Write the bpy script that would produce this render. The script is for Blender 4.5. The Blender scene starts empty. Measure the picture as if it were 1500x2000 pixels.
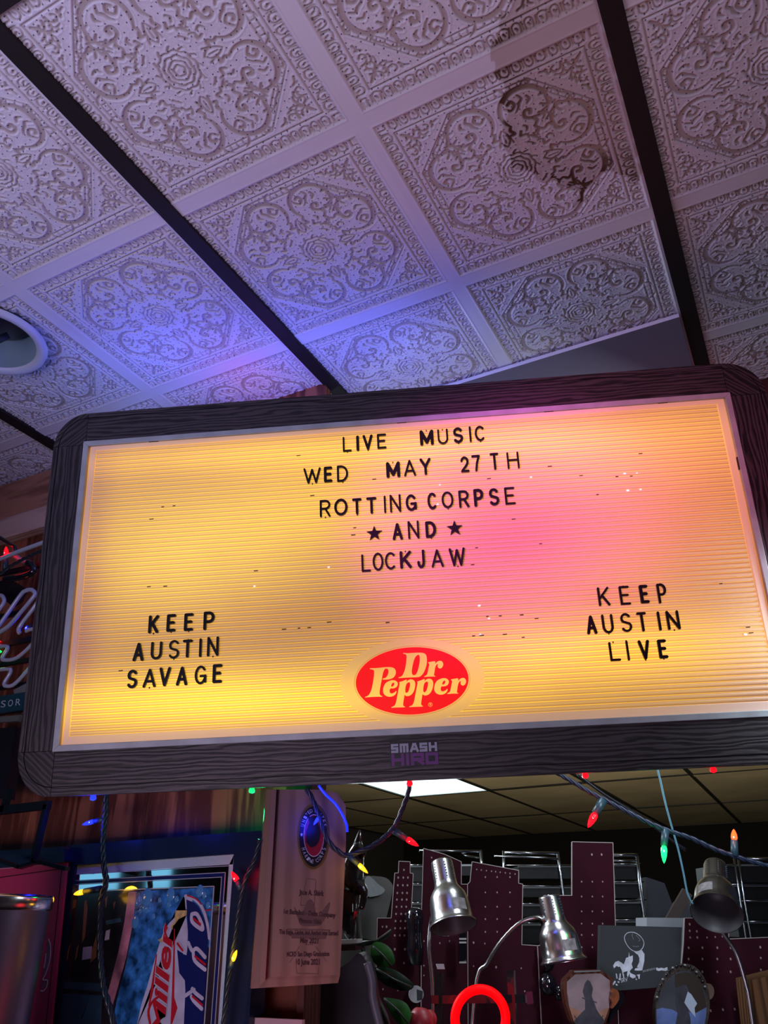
import bpy, bmesh, math, random
import numpy as np
from mathutils import Vector, Matrix
random.seed(7)
C = bpy.context.scene.collection
S = 0.3048            # the place is measured in feet from the eye point; S turns feet into metres
EYE = Vector((0, 0, 1.70))

# ------------------------------------------------------------------ camera
FOC = 1549.6
def _base(yaw, pitch, roll):
    R0 = np.array([[1, 0, 0], [0, 0, -1], [0, 1, 0]], float)
    cy, sy = math.cos(yaw), math.sin(yaw); Rz = np.array([[cy, -sy, 0], [sy, cy, 0], [0, 0, 1]])
    cp, sp = math.cos(pitch), math.sin(pitch); Rx = np.array([[1, 0, 0], [0, cp, -sp], [0, sp, cp]])
    cr, sr = math.cos(roll), math.sin(roll); Rr = np.array([[cr, -sr, 0], [sr, cr, 0], [0, 0, 1]])
    return Rr @ Rx @ R0 @ Rz
R = _base(-.4731, -.4840, -.0055)
cam = bpy.data.objects.new('camera', bpy.data.cameras.new('camera'))
cam.data.sensor_fit = 'HORIZONTAL'; cam.data.sensor_width = 24; cam.data.lens = 24 * FOC / 1500
cam.data.clip_start = .01
m = Matrix.Identity(4)
for i in range(3):
    m[i][0] = R[0][i]; m[i][1] = -R[1][i]; m[i][2] = -R[2][i]; m[i][3] = EYE[i]
cam.matrix_world = m; C.objects.link(cam); bpy.context.scene.camera = cam

# ------------------------------------------------------------------ world, exposure, lights
sc = bpy.context.scene
sc.view_settings.view_transform = 'Standard'; sc.view_settings.look = 'None'
sc.view_settings.gamma = 1; sc.view_settings.use_curve_mapping = False; sc.view_settings.exposure = 0.0
w = bpy.data.worlds.new('world'); sc.world = w; w.use_nodes = True
w.node_tree.nodes['Background'].inputs[0].default_value = (.50, .52, .95, 1)
w.node_tree.nodes['Background'].inputs[1].default_value = .018

def W(p): return Vector((p[0], p[1], p[2])) * S + EYE
def light(kind, name, p, energy, color, aim=None, **kw):
    l = bpy.data.lights.new(name, kind); l.energy = energy; l.color = color
    for k, v in kw.items(): setattr(l, k, v)
    o = bpy.data.objects.new(name, l); o.location = W(p)
    if aim is not None: o.rotation_euler = (W(aim) - W(p)).to_track_quat('-Z', 'Y').to_euler()
    C.objects.link(o); return o
# unseen area lights near the camera, added to light the ceiling and left wall
light('AREA', 'left_ceiling_fill', (-2.6, -.95, 1.15), 2.8, (.60, .57, 1.0), aim=(-2.1, .5, 2.9), shape='RECTANGLE', size=.9, size_y=.6, spread=math.radians(105))
light('AREA', 'right_ceiling_fill', (.7, -.8, 1.15), 1.25, (.92, .66, .92), aim=(.1, .2, 2.9), shape='RECTANGLE', size=.7, size_y=.5, spread=math.radians(105))
light('AREA', 'left_wall_fill', (-1.2, -2.6, -1.6), 2.1, (.86, .66, .90), aim=(-2.6, 3.2, -.4), shape='RECTANGLE', size=.8, size_y=.5, spread=math.radians(60))
# pink neon tubes of the bar behind the camera, thrown onto the sign
light('SPOT', 'pink_neon_spot', (-1.2, -2.2, .6), 165, (1.0, .05, .74), aim=(-1.0, 3.0, 1.63), spot_size=math.radians(17), spot_blend=1.0, shadow_soft_size=.04)
light('SPOT', 'rose_neon_spot', (-.2, -2.4, .5), 80, (1.0, .16, .30), aim=(-.35, 3.25, 1.75), spot_size=math.radians(20), spot_blend=1.0, shadow_soft_size=.05)

# ------------------------------------------------------------------ projection helpers (plane intersections)
CEIL = 2.8906; U0 = -3.0452; V0 = 1.8422; VS = 1.0139
def ray(x, y): return R.T @ np.array([(x - 750) / FOC, (y - 1000) / FOC, 1.0])
def at_y(x, y, Y):
    d = ray(x, y); return d * Y / d[1]
def at_z(x, y, Z=CEIL):
    d = ray(x, y); return d * Z / d[2]
def at_plane(x, y, n, k):
    d = ray(x, y); return d * k / float(n @ d)
def proj(p):
    c = R @ np.array(p, float); return np.array([750 + FOC * c[0] / c[2], 1000 + FOC * c[1] / c[2]])
# plane of the light box
_a, _t, _r = .3869, .1301, -.0240
_ex = np.array([math.cos(_a), math.sin(_a), 0]); _n = np.array([-math.sin(_a), math.cos(_a), 0])
_dn = np.array([0, 0, -1]) * math.cos(_t) + _n * math.sin(_t)
SE = _ex * math.cos(_r) + _dn * math.sin(_r); SD = _dn * math.cos(_r) - _ex * math.sin(_r)
SO = np.array([-2.8285, 2.2670, 2.1408]); SN = np.cross(SE, SD)
def sg(x, y):
    p = at_plane(x, y, SN, float(SO @ SN)) - SO; return np.array([p @ SE, p @ SD])
def SG(sx, sy, h=0): return SO + SE * sx + SD * sy - SN * h
MS = Matrix.Identity(4)
for i in range(3):
    MS[i][0] = SE[i]; MS[i][1] = -SD[i]; MS[i][2] = -SN[i]

# ------------------------------------------------------------------ materials
def mk(name):
    m = bpy.data.materials.new(name); m.use_nodes = True
    return m, m.node_tree, m.node_tree.nodes['Principled BSDF']
def mat(name, col, rough=.6, metal=0, emis=None, es=0, bump=0, bscale=60, var=0, vscale=8, spec=.5, trans=0, coat=0):
    m, nt, b = mk(name)
    b.inputs['Base Color'].default_value = (*col, 1); b.inputs['Roughness'].default_value = rough
    b.inputs['Metallic'].default_value = metal; b.inputs['Specular IOR Level'].default_value = spec
    b.inputs['Transmission Weight'].default_value = trans; b.inputs['Coat Weight'].default_value = coat
    if emis: b.inputs['Emission Color'].default_value = (*emis, 1); b.inputs['Emission Strength'].default_value = es
    tc = nt.nodes.new('ShaderNodeTexCoord')
    if var:
        n = nt.nodes.new('ShaderNodeTexNoise'); n.inputs['Scale'].default_value = vscale; n.inputs['Detail'].default_value = 6
        nt.links.new(tc.outputs['Object'], n.inputs['Vector'])
        r = nt.nodes.new('ShaderNodeValToRGB')
        r.color_ramp.elements[0].position = .35; r.color_ramp.elements[1].position = .65
        r.color_ramp.elements[0].color = (*[c * (1 - var) for c in col], 1)
        r.color_ramp.elements[1].color = (*[min(1, c * (1 + var)) for c in col], 1)
        nt.links.new(n.outputs['Fac'], r.inputs[0]); nt.links.new(r.outputs[0], b.inputs['Base Color'])
    if bump:
        n = nt.nodes.new('ShaderNodeTexNoise'); n.inputs['Scale'].default_value = bscale; n.inputs['Detail'].default_value = 5
        nt.links.new(tc.outputs['Object'], n.inputs['Vector'])
        bp = nt.nodes.new('ShaderNodeBump'); bp.inputs['Strength'].default_value = bump; bp.inputs['Distance'].default_value = .002
        nt.links.new(n.outputs['Fac'], bp.inputs['Height']); nt.links.new(bp.outputs[0], b.inputs['Normal'])
    return m
def wood(name, dark, light_, axis='X', angle=0.0, scale=1.0, rough=.45, stretch=14, dist=5.0, bump=.25, contrast=(.35, .65)):
    """grain lines running along the local axis (angle turns it in the local XY plane)"""
    m, nt, b = mk(name); b.inputs['Roughness'].default_value = rough
    tc = nt.nodes.new('ShaderNodeTexCoord'); mp = nt.nodes.new('ShaderNodeMapping')
    if axis == 'Y': angle += math.pi / 2
    if axis == 'Z': mp.inputs['Rotation'].default_value = (0, math.pi / 2, 0)
    else: mp.inputs['Rotation'].default_value = (0, 0, -angle)
    nt.links.new(tc.outputs['Object'], mp.inputs['Vector'])
    mp2 = nt.nodes.new('ShaderNodeMapping'); mp2.inputs['Scale'].default_value = (scale / stretch, scale, scale)
    nt.links.new(mp.outputs[0], mp2.inputs['Vector'])
    n = nt.nodes.new('ShaderNodeTexNoise'); n.inputs['Scale'].default_value = 9; n.inputs['Detail'].default_value = 3; n.inputs['Distortion'].default_value = .6
    wv = nt.nodes.new('ShaderNodeTexWave'); wv.wave_type = 'BANDS'; wv.bands_direction = 'Y'
    wv.inputs['Scale'].default_value = 26; wv.inputs['Distortion'].default_value = dist; wv.inputs['Detail'].default_value = 3
    wv.inputs['Detail Scale'].default_value = 1.2
    n2 = nt.nodes.new('ShaderNodeTexNoise'); n2.inputs['Scale'].default_value = 120; n2.inputs['Detail'].default_value = 4
    for q in (n, wv, n2): nt.links.new(mp2.outputs[0], q.inputs['Vector'])
    a1 = nt.nodes.new('ShaderNodeMath'); a1.operation = 'MULTIPLY'; a1.inputs[1].default_value = .45; nt.links.new(wv.outputs['Fac'], a1.inputs[0])
    a2 = nt.nodes.new('ShaderNodeMath'); a2.operation = 'MULTIPLY_ADD'; a2.inputs[1].default_value = .3; nt.links.new(n.outputs['Fac'], a2.inputs[0]); nt.links.new(a1.outputs[0], a2.inputs[2])
    a3 = nt.nodes.new('ShaderNodeMath'); a3.operation = 'MULTIPLY_ADD'; a3.inputs[1].default_value = .35; nt.links.new(n2.outputs['Fac'], a3.inputs[0]); nt.links.new(a2.outputs[0], a3.inputs[2])
    r = nt.nodes.new('ShaderNodeValToRGB'); r.color_ramp.elements[0].position = contrast[0]; r.color_ramp.elements[1].position = contrast[1]
    r.color_ramp.elements[0].color = (*dark, 1); r.color_ramp.elements[1].color = (*light_, 1)
    nt.links.new(a3.outputs[0], r.inputs[0]); nt.links.new(r.outputs[0], b.inputs['Base Color'])
    bp = nt.nodes.new('ShaderNodeBump'); bp.inputs['Strength'].default_value = bump; bp.inputs['Distance'].default_value = .002
    nt.links.new(a3.outputs[0], bp.inputs['Height']); nt.links.new(bp.outputs[0], b.inputs['Normal'])
    return m

# ------------------------------------------------------------------ mesh helpers
class MB:
    """collects shapes in feet; build() links them as ONE mesh object"""
    def __init__(s): s.v = []; s.f = []; s.m = []; s.fac = []; s.smooth = []
    def add(s, verts, faces, mi=0, fac=1.0, smooth=False):
        o = len(s.v); s.v += [tuple(map(float, p)) for p in verts]
        for k, f in enumerate(faces):
            s.f.append(tuple(o + i for i in f)); s.m.append(mi)
            s.fac.append(fac[k] if isinstance(fac, (list, tuple)) else fac); s.smooth.append(smooth)
        return s
    def box(s, a, b, mi=0):
        (x0, y0, z0), (x1, y1, z1) = a, b
        v = [(x0, y0, z0), (x1, y0, z0), (x1, y1, z0), (x0, y1, z0), (x0, y0, z1), (x1, y0, z1), (x1, y1, z1), (x0, y1, z1)]
        return s.add(v, [(3, 2, 1, 0), (4, 5, 6, 7), (0, 1, 5, 4), (1, 2, 6, 5), (2, 3, 7, 6), (3, 0, 4, 7)], mi)
    def hexa(s, lo, hi, mi=0):
        """prism between two matching loops of points"""
        n = len(lo); v = list(lo) + list(hi)
        f = [tuple(range(n - 1, -1, -1)), tuple(range(n, 2 * n))] + [(i, (i + 1) % n, n + (i + 1) % n, n + i) for i in range(n)]
        return s.add(v, f, mi)
    def bar(s, p, q, w, h, up=(0, 0, 1), mi=0):
        p = Vector(p); q = Vector(q); d = (q - p).normalized(); up = Vector(up)
        sd = d.cross(up).normalized() * w / 2; u = sd.cross(d).normalized() * h / 2
        return s.hexa([p - sd - u, p + sd - u, p + sd + u, p - sd + u], [q - sd - u, q + sd - u, q + sd + u, q - sd + u], mi)
    def tube(s, pts, r, seg=10, mi=0, caps=True, smooth=True):
        pts = [Vector(p) for p in pts]; n = len(pts)
        rr = r if isinstance(r, (list, tuple)) else [r] * n
        t = [(pts[min(i + 1, n - 1)] - pts[max(i - 1, 0)]).normalized() for i in range(n)]
        a = Vector((0, 0, 1)) if abs(t[0].z) < .9 else Vector((1, 0, 0))
        u = t[0].cross(a).normalized(); V = []; F = []
        for i in range(n):
            u = (u - t[i] * u.dot(t[i])).normalized(); w_ = t[i].cross(u)
            for k in range(seg):
                an = 2 * math.pi * k / seg; V.append(pts[i] + (u * math.cos(an) + w_ * math.sin(an)) * rr[i])
        for i in range(n - 1):
            for k in range(seg):
                F.append((i * seg + k, i * seg + (k + 1) % seg, (i + 1) * seg + (k + 1) % seg, (i + 1) * seg + k))
        if caps: F.append(tuple(range(seg - 1, -1, -1))); F.append(tuple((n - 1) * seg + k for k in range(seg)))
        return s.add(V, F, mi, 1.0, smooth)
    def lathe(s, prof, M=None, seg=24, mi=0, smooth=True):
        """prof: (radius, height) pairs turned round local Z, placed by matrix M (feet)"""
        M = M or Matrix.Identity(4); V = []; F = []; n = len(prof)
        for r_, z in prof:
            for k in range(seg):
                an = 2 * math.pi * k / seg; V.append(M @ Vector((r_ * math.cos(an), r_ * math.sin(an), z)))
        for i in range(n - 1):
            for k in range(seg):
                F.append((i * seg + k, i * seg + (k + 1) % seg, (i + 1) * seg + (k + 1) % seg, (i + 1) * seg + k))
        return s.add(V, F, mi, 1.0, smooth)
    def poly(s, pts, nrm, th, mi=0, side=None):
        """flat polygon (list of points in one plane) extruded by th against nrm; nrm faces the viewer"""
        nrm = Vector(nrm); top = [Vector(p) for p in pts]; n = len(top)
        ar = Vector((0, 0, 0))
        for i in range(n): ar += top[i].cross(top[(i + 1) % n])
        if ar.dot(nrm) < 0: top.reverse()
        bot = [p - nrm * th for p in top]
        s.add(top + bot, [tuple(range(n)), tuple(range(2 * n - 1, n - 1, -1))], mi)
        s.add(top + bot, [(i + n, (i + 1) % n + n, (i + 1) % n, i) for i in range(n)], mi if side is None else side)
        return s
    def build(s, name, mats, parent=None, base=None, local=False, matrix=None, kind=None, label=None, bevel=0):
        me = bpy.data.meshes.new(name); mats = mats if isinstance(mats, (list, tuple)) else [mats]
        if local: vs = [Vector(p) * S for p in s.v]
        else:
            vs = [W(p) for p in s.v]
            if base is not None: b = W(base)
            elif parent is not None: b = Vector((0, 0, 0))
            else:
                xs = [p.x for p in vs]; ys = [p.y for p in vs]; zs = [p.z for p in vs]
                b = Vector(((min(xs) + max(xs)) / 2, (min(ys) + max(ys)) / 2, min(zs)))
            if parent is not None: b = parent.matrix_world.translation.copy()
            vs = [p - b for p in vs]
        me.from_pydata([tuple(p) for p in vs], [], s.f)
        for q in mats: me.materials.append(q)
        me.polygons.foreach_set('material_index', s.m); me.polygons.foreach_set('use_smooth', s.smooth)
        if any(f != 1.0 for f in s.fac):
            at = me.attributes.new('fac', 'FLOAT', 'FACE'); at.data.foreach_set('value', s.fac)
        me.update(); o = bpy.data.objects.new(name, me); C.objects.link(o)
        if parent is not None: o.parent = parent
        elif matrix is not None: o.matrix_world = matrix
        elif not local: o.location = b
        if bevel:
            bv = o.modifiers.new('bevel', 'BEVEL'); bv.width = bevel * S; bv.segments = 2; bv.limit_method = 'ANGLE'
        if kind: o['kind'] = kind
        if label: o['label'] = label
        return o
def thing(name, label, cat, p=(0, 0, 0), group=None, matrix=None):
    o = bpy.data.objects.new(name, None); o.empty_display_size = .05; C.objects.link(o)
    if matrix is not None: o.matrix_world = matrix
    else: o.matrix_world = Matrix.Translation(W(p))
    o['label'] = label; o['category'] = cat
    if group: o['group'] = group
    return o
def tag(o, label, cat, group=None):
    o['label'] = label; o['category'] = cat
    if group: o['group'] = group
    return o
def frame_at(p, x, y, z):
    """matrix with local axes x,y,z (feet space directions) at point p"""
    M = Matrix.Identity(4); q = W(p)
    for i in range(3): M[i][0] = x[i]; M[i][1] = y[i]; M[i][2] = z[i]; M[i][3] = q[i]
    return M
def smooth_path(pts, k=6, closed=False):
    P = [Vector(p) for p in pts]; n = len(P); out = []
    rng = range(n if closed else n - 1)
    for i in rng:
        if closed: a, b, c, d = P[(i - 1) % n], P[i], P[(i + 1) % n], P[(i + 2) % n]
        else: a, b, c, d = P[max(i - 1, 0)], P[i], P[i + 1], P[min(i + 2, n - 1)]
        for j in range(k):
            t = j / k
            out.append(.5 * ((2 * b) + (c - a) * t + (2 * a - 5 * b + 4 * c - d) * t * t + (3 * b - a - 3 * c + d) * t ** 3))
    if not closed: out.append(P[-1])
    return out
# ------------------------------------------------------------------ CEILING: embossed lay-in tiles
def relief(N):
    """height field of one moulded square, unit cell -0.5..0.5; returns height, groove mask, field mask"""
    g = (np.arange(N) / (N - 1)) - .5
    X, Y = np.meshgrid(g, g)
    sd = np.full((N, N), 1.0)                      # signed distance to strokes (negative inside)
    def seg(x0, y0, w0, x1, y1, w1):
        m_ = max(w0, w1) + .02
        i0 = max(0, int((min(x0, x1) - m_ + .5) * (N - 1))); i1 = min(N, int((max(x0, x1) + m_ + .5) * (N - 1)) + 2)
        j0 = max(0, int((min(y0, y1) - m_ + .5) * (N - 1))); j1 = min(N, int((max(y0, y1) + m_ + .5) * (N - 1)) + 2)
        if i0 >= i1 or j0 >= j1: return
        x = X[j0:j1, i0:i1] - x0; y = Y[j0:j1, i0:i1] - y0; dx = x1 - x0; dy = y1 - y0; L = dx * dx + dy * dy + 1e-12
        t = np.clip((x * dx + y * dy) / L, 0, 1)
        d = np.hypot(x - t * dx, y - t * dy) - (w0 + (w1 - w0) * t)
        sd[j0:j1, i0:i1] = np.minimum(sd[j0:j1, i0:i1], d)
    def stroke(pts, w):
        n = len(pts); ws = w if isinstance(w, (list, tuple)) else [w] * n
        P = smooth_path([(p[0], p[1], 0) for p in pts], 5); Wd = np.interp(np.linspace(0, n - 1, len(P)), range(n), ws)
        for i in range(len(P) - 1): seg(P[i].x, P[i].y, Wd[i], P[i + 1].x, P[i + 1].y, Wd[i + 1])
    def line(p, q, w): seg(p[0], p[1], w, q[0], q[1], w)
    def sym8(pts, w, mirror=True, fn=stroke):
        for k in range(4):
            c, s_ = [(1, 0), (0, 1), (-1, 0), (0, -1)][k]
            fn([(c * x - s_ * y, s_ * x + c * y) for x, y in pts], w)
            if mirror:
                fn([(c * x + s_ * y, s_ * x - c * y) for x, y in pts], w)
    def straight(pts, w):
        for a, b in zip(pts[:-1], pts[1:]): line(a, b, w)
    # egg and dart border
    n = 17
    for i in range(n):
        t = (i - (n - 1) / 2) * .0478
        wob = .004 * math.sin(i * 2.3)
        sym8([(.449, t - .0145), (.422, t - .0155 + wob), (.411, t), (.422, t + .0155), (.449, t + .0145)], .0034, False)
        sym8([(.440, t - .002), (.430, t + .003)], .0042, False, straight)
        sym8([(.446, t + .0239), (.416, t + .0239 + wob)], .0030, False, straight)
    sym8([(.448, .425), (.418, .425), (.418, .445)], .0035, False, straight)
    # square line, octagonal bead rail
    sym8([(.394, -.394), (.394, .394)], .0032, False, straight)
    a, b = .165, .372
    for off in (0, -.026):
        k = .41 * off
        sym8([(b + off, -a - k), (b + off, a + k)], .0026, False, straight)
        sym8([(b + off, a + k), (a + k, b + off)], .0026, False, straight)
    for i in range(11):
        t = (i - 5) * .0305; sym8([(b - .003, t), (b - .023, t)], .0026, False, straight)
    for i in range(9):
        t = (i + .5) / 9; x = b + (a - b) * t; y = a + (b - a) * t
        sym8([(x - .002, y - .002), (x - .017, y - .017)], .0026, False, straight)
    # arabesque in the corner triangles
    for sc_, pts in ((1, [(.372, .372), (.345, .350), (.350, .325), (.372, .318)]),
                     (1, [(.345, .350), (.325, .325), (.300, .340), (.305, .362), (.325, .358)]),
                     (1, [(.375, .300), (.352, .292), (.345, .270), (.362, .258), (.372, .270)]),
                     (1, [(.345, .305), (.330, .290), (.335, .268)]),
                     (1, [(.350, .245), (.364, .235), (.372, .215)]),
                     (1, [(.335, .330), (.320, .305), (.322, .285)])):
        sym8(pts, [.0055] + [.0045] * (len(pts) - 1))
    for x, y in ((.362, .341), (.330, .312), (.352, .276), (.372, .238)):
        sym8([(x, y), (x - .006, y + .004)], .0048)
    # big C scrolls, one in every octant
    _s8 = sym8
    def sym8(pts, w, mirror=True, fn=stroke):
        q = 1.09; _s8([(x * q, y * q) for x, y in pts], [v * 1.0 for v in w] if isinstance(w, (list, tuple)) else w * 1.05, mirror, fn)
    c0 = (.236, .106); arc = []
    for i in range(13):
        an = math.radians(-128 + i * 21.5); arc.append((c0[0] + .083 * math.cos(an), c0[1] + .088 * math.sin(an)))
    sym8(arc, [.004, .007, .009, .0105, .012, .0125, .0125, .012, .011, .0095, .008, .006, .005])
    # spiral ends
    sym8([arc[0], (.170, .030), (.150, .040), (.146, .020), (.118, .026)], [.006, .007, .008, .006, .004])
    sym8([arc[-1], (.186, .118), (.200, .098), (.222, .104), (.220, .122), (.207, .120)], [.007, .008, .008, .008, .010, .009])
    sym8([(.262, .040), (.246, .060), (.262, .078), (.280, .068), (.274, .056)], [.006, .006, .007, .009, .008])
    sym8([(.296, .098), (.276, .108), (.262, .096), (.246, .088), (.232, .074)], [.004, .006, .007, .006, .003])
    sym8([(.280, .128), (.262, .134), (.250, .122)], [.004, .007, .004])
    # hooks outside the scrolls
    sym8([(.318, .060), (.340, .048), (.350, .030)], [.005, .006, .003])
    sym8([(.318, .118), (.338, .132), (.330, .150), (.318, .146)], [.004, .006, .006, .005])
    sym8([(.262, .172), (.258, .196), (.274, .208)], [.005, .006, .004])
    sym8([(.226, .166), (.212, .186), (.222, .204), (.236, .200)], [.005, .007, .006, .004])
    # tendrils running to the middle
    sym8([(.186, .118), (.168, .134), (.148, .122), (.130, .130), (.112, .118)], [.007, .008, .006, .007, .004])
    sym8([(.196, .150), (.180, .166), (.164, .156)], [.006, .007, .004])
    sym8([(.150, .066), (.132, .060), (.128, .080), (.112, .086)], [.005, .007, .006, .004])
    sym8([(.170, .082), (.158, .092), (.144, .086)], [.004, .006, .004])
    # leaves on the axes, arrow shapes on the diagonals
    sym8([(.108, 0), (.130, .016), (.158, .014), (.184, 0)], [.003, .005, .005, .003])
    sym8([(.128, 0), (.164, 0)], .0030, False, straight)
    sym8([(.216, .216), (.196, .164)], .005, True, straight)
    sym8([(.196, .164), (.178, .178)], .005, True, straight)
    sym8([(.118, .092), (.106, .106), (.122, .106)], [.005, .006, .005])
    sym8([(.096, .076), (.084, .090)], [.005, .004])
    sym8([(.282, .176), (.262, .220), (.238, .238)], [.003, .005, .004])
    # rosette
    for r0, kk, wv, ww in ((.020, 5, .003, .0042), (.037, 6, .004, .0042), (.055, 8, .005, .0045), (.074, 10, .0055, .0042)):
        for q in range(kk):
            a0 = 2 * math.pi * q / kk + r0 * 31; a1 = a0 + 2 * math.pi / kk * .84
            pts = [((r0 + wv * math.sin(j / 5 * math.pi)) * math.cos(a0 + (a1 - a0) * j / 5), (r0 + wv * math.sin(j / 5 * math.pi)) * math.sin(a0 + (a1 - a0) * j / 5)) for j in range(6)]
            stroke(pts, ww)
    for q in range(12):
        a0 = 2 * math.pi * q / 12 + .13; line((.084 * math.cos(a0), .084 * math.sin(a0)), (.095 * math.cos(a0 + .12), .095 * math.sin(a0 + .12)), .004)
    ss = lambda e0, e1, x: (lambda t: t * t * (3 - 2 * t))(np.clip((x - e0) / (e1 - e0), 0, 1))
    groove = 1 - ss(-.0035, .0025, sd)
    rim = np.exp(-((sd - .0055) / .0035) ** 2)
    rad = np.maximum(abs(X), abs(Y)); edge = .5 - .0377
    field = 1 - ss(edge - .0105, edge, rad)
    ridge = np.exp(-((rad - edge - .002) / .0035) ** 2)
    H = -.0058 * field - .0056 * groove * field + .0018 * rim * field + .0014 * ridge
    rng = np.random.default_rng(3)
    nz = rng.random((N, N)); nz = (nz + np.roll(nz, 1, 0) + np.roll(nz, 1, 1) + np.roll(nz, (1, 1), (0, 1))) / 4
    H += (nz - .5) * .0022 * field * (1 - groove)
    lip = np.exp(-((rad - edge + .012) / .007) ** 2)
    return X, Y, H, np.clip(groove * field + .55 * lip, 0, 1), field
NREL = 360
_X, _Y, _H, _G, _F = relief(NREL)
def poly_dist(px, py, poly):
    """signed distance (negative inside) of arrays to polygon"""
    d = np.full(px.shape, 1e9); ins = np.zeros(px.shape, bool); n = len(poly)
    for i in range(n):
        x0, y0 = poly[i]; x1, y1 = poly[(i + 1) % n]; dx, dy = x1 - x0, y1 - y0
        t = np.clip(((px - x0) * dx + (py - y0) * dy) / (dx * dx + dy * dy + 1e-12), 0, 1)
        d = np.minimum(d, np.hypot(px - x0 - t * dx, py - y0 - t * dy))
        c = ((y0 > py) != (y1 > py)) & (px < (x1 - x0) * (py - y0) / (y1 - y0 + 1e-12) + x0); ins ^= c
    return np.where(ins, -d, d)
def cell_mesh(name, mats, stain=None, hole=None):
    N = NREL; v = np.stack([_X * S, _Y * VS * S, -_H * S], -1).reshape(-1, 3)   # local z up; the face looks down
    v[:, 2] = -(_H.reshape(-1)) * S
    idx = np.arange(N * N).reshape(N, N)
    q = np.stack([idx[:-1, :-1], idx[1:, :-1], idx[1:, 1:], idx[:-1, 1:]], -1).reshape(-1, 4)
    if hole:
        qx = _X[:-1, :-1].reshape(-1) - hole[0]; qy = _Y[:-1, :-1].reshape(-1) * VS - hole[1]; q = q[np.hypot(qx, qy) > hole[2]]
    me = bpy.data.meshes.new(name); me.vertices.add(N * N); me.vertices.foreach_set('co', v.reshape(-1).astype(np.float32))
    me.loops.add(q.size); me.loops.foreach_set('vertex_index', q.reshape(-1).astype(np.int32))
    me.polygons.add(len(q)); me.polygons.foreach_set('loop_start', (np.arange(len(q)) * 4).astype(np.int32))
    me.polygons.foreach_set('use_smooth', np.ones(len(q), bool))
    me.update(calc_edges=True)
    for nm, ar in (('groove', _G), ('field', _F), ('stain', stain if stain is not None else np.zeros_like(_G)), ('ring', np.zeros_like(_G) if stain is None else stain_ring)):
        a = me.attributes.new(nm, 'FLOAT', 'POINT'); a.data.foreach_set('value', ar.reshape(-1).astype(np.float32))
    me.materials.append(mats); return me
def ceiling_material():
    m, nt, b = mk('embossed_ceiling_paint'); L = nt.links.new; N_ = nt.nodes.new
    b.inputs['Roughness'].default_value = .62; b.inputs['Specular IOR Level'].default_value = .25
    def attr(n):
        a = N_('ShaderNodeAttribute'); a.attribute_name = n; return a.outputs['Fac']
    def mix(f, a, c):
        x = N_('ShaderNodeMix'); x.data_type = 'RGBA'; x.clamp_factor = True
        if isinstance(f, float): x.inputs[0].default_value = f
        else: L(f, x.inputs[0])
        for s_, q in ((6, a), (7, c)):
            if isinstance(q, tuple): x.inputs[s_].default_value = (*q, 1)
            else: L(q, x.inputs[s_])
        return x.outputs[2]
    def math_(op, a, c):
        x = N_('ShaderNodeMath'); x.operation = op
        for i, q in enumerate((a, c)):
            if isinstance(q, (int, float)): x.inputs[i].default_value = q
            else: L(q, x.inputs[i])
        return x.outputs[0]
    tc = N_('ShaderNodeTexCoord')
    n = N_('ShaderNodeTexNoise'); n.inputs['Scale'].default_value = 9; n.inputs['Detail'].default_value = 4; L(tc.outputs['Object'], n.inputs['Vector'])
    base = mix(n.outputs['Fac'], (.66, .635, .66), (.74, .715, .735))
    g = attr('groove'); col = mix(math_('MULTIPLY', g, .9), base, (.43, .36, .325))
    st = attr('stain'); ring = attr('ring')
    col = mix(math_('MULTIPLY', st, .5), col, (.42, .28, .19))
    dark = math_('MULTIPLY', st, math_('MULTIPLY', ring, math_('ADD', math_('MULTIPLY', g, 1.1), .14)))
    col = mix(dark, col, (.085, .045, .025))
    # pin holes of the acoustic board
    vo = N_('ShaderNodeTexVoronoi'); vo.inputs['Scale'].default_value = 108; vo.inputs['Randomness'].default_value = .42; vo.voronoi_dimensions = '2D'; L(tc.outputs['Object'], vo.inputs['Vector'])
    hole = math_('MULTIPLY', math_('LESS_THAN', vo.outputs['Distance'], .105), attr('field'))
    col = mix(math_('MULTIPLY', hole, .85), col, (.06, .05, .06)); L(col, b.inputs['Base Color'])
    nb = N_('ShaderNodeTexNoise'); nb.inputs['Scale'].default_value = 420; nb.inputs['Detail'].default_value = 3; L(tc.outputs['Object'], nb.inputs['Vector'])
    bp = N_('ShaderNodeBump'); bp.inputs['Strength'].default_value = .22; bp.inputs['Distance'].default_value = .001
    L(math_('MULTIPLY', nb.outputs['Fac'], attr('field')), bp.inputs['Height']); L(bp.outputs[0], b.inputs['Normal'])
    return m
M_CEIL = ceiling_material()
def lat(u, v): return (U0 + u, V0 + v * VS)
plain_cell = cell_mesh('embossed_panel', M_CEIL)
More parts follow.
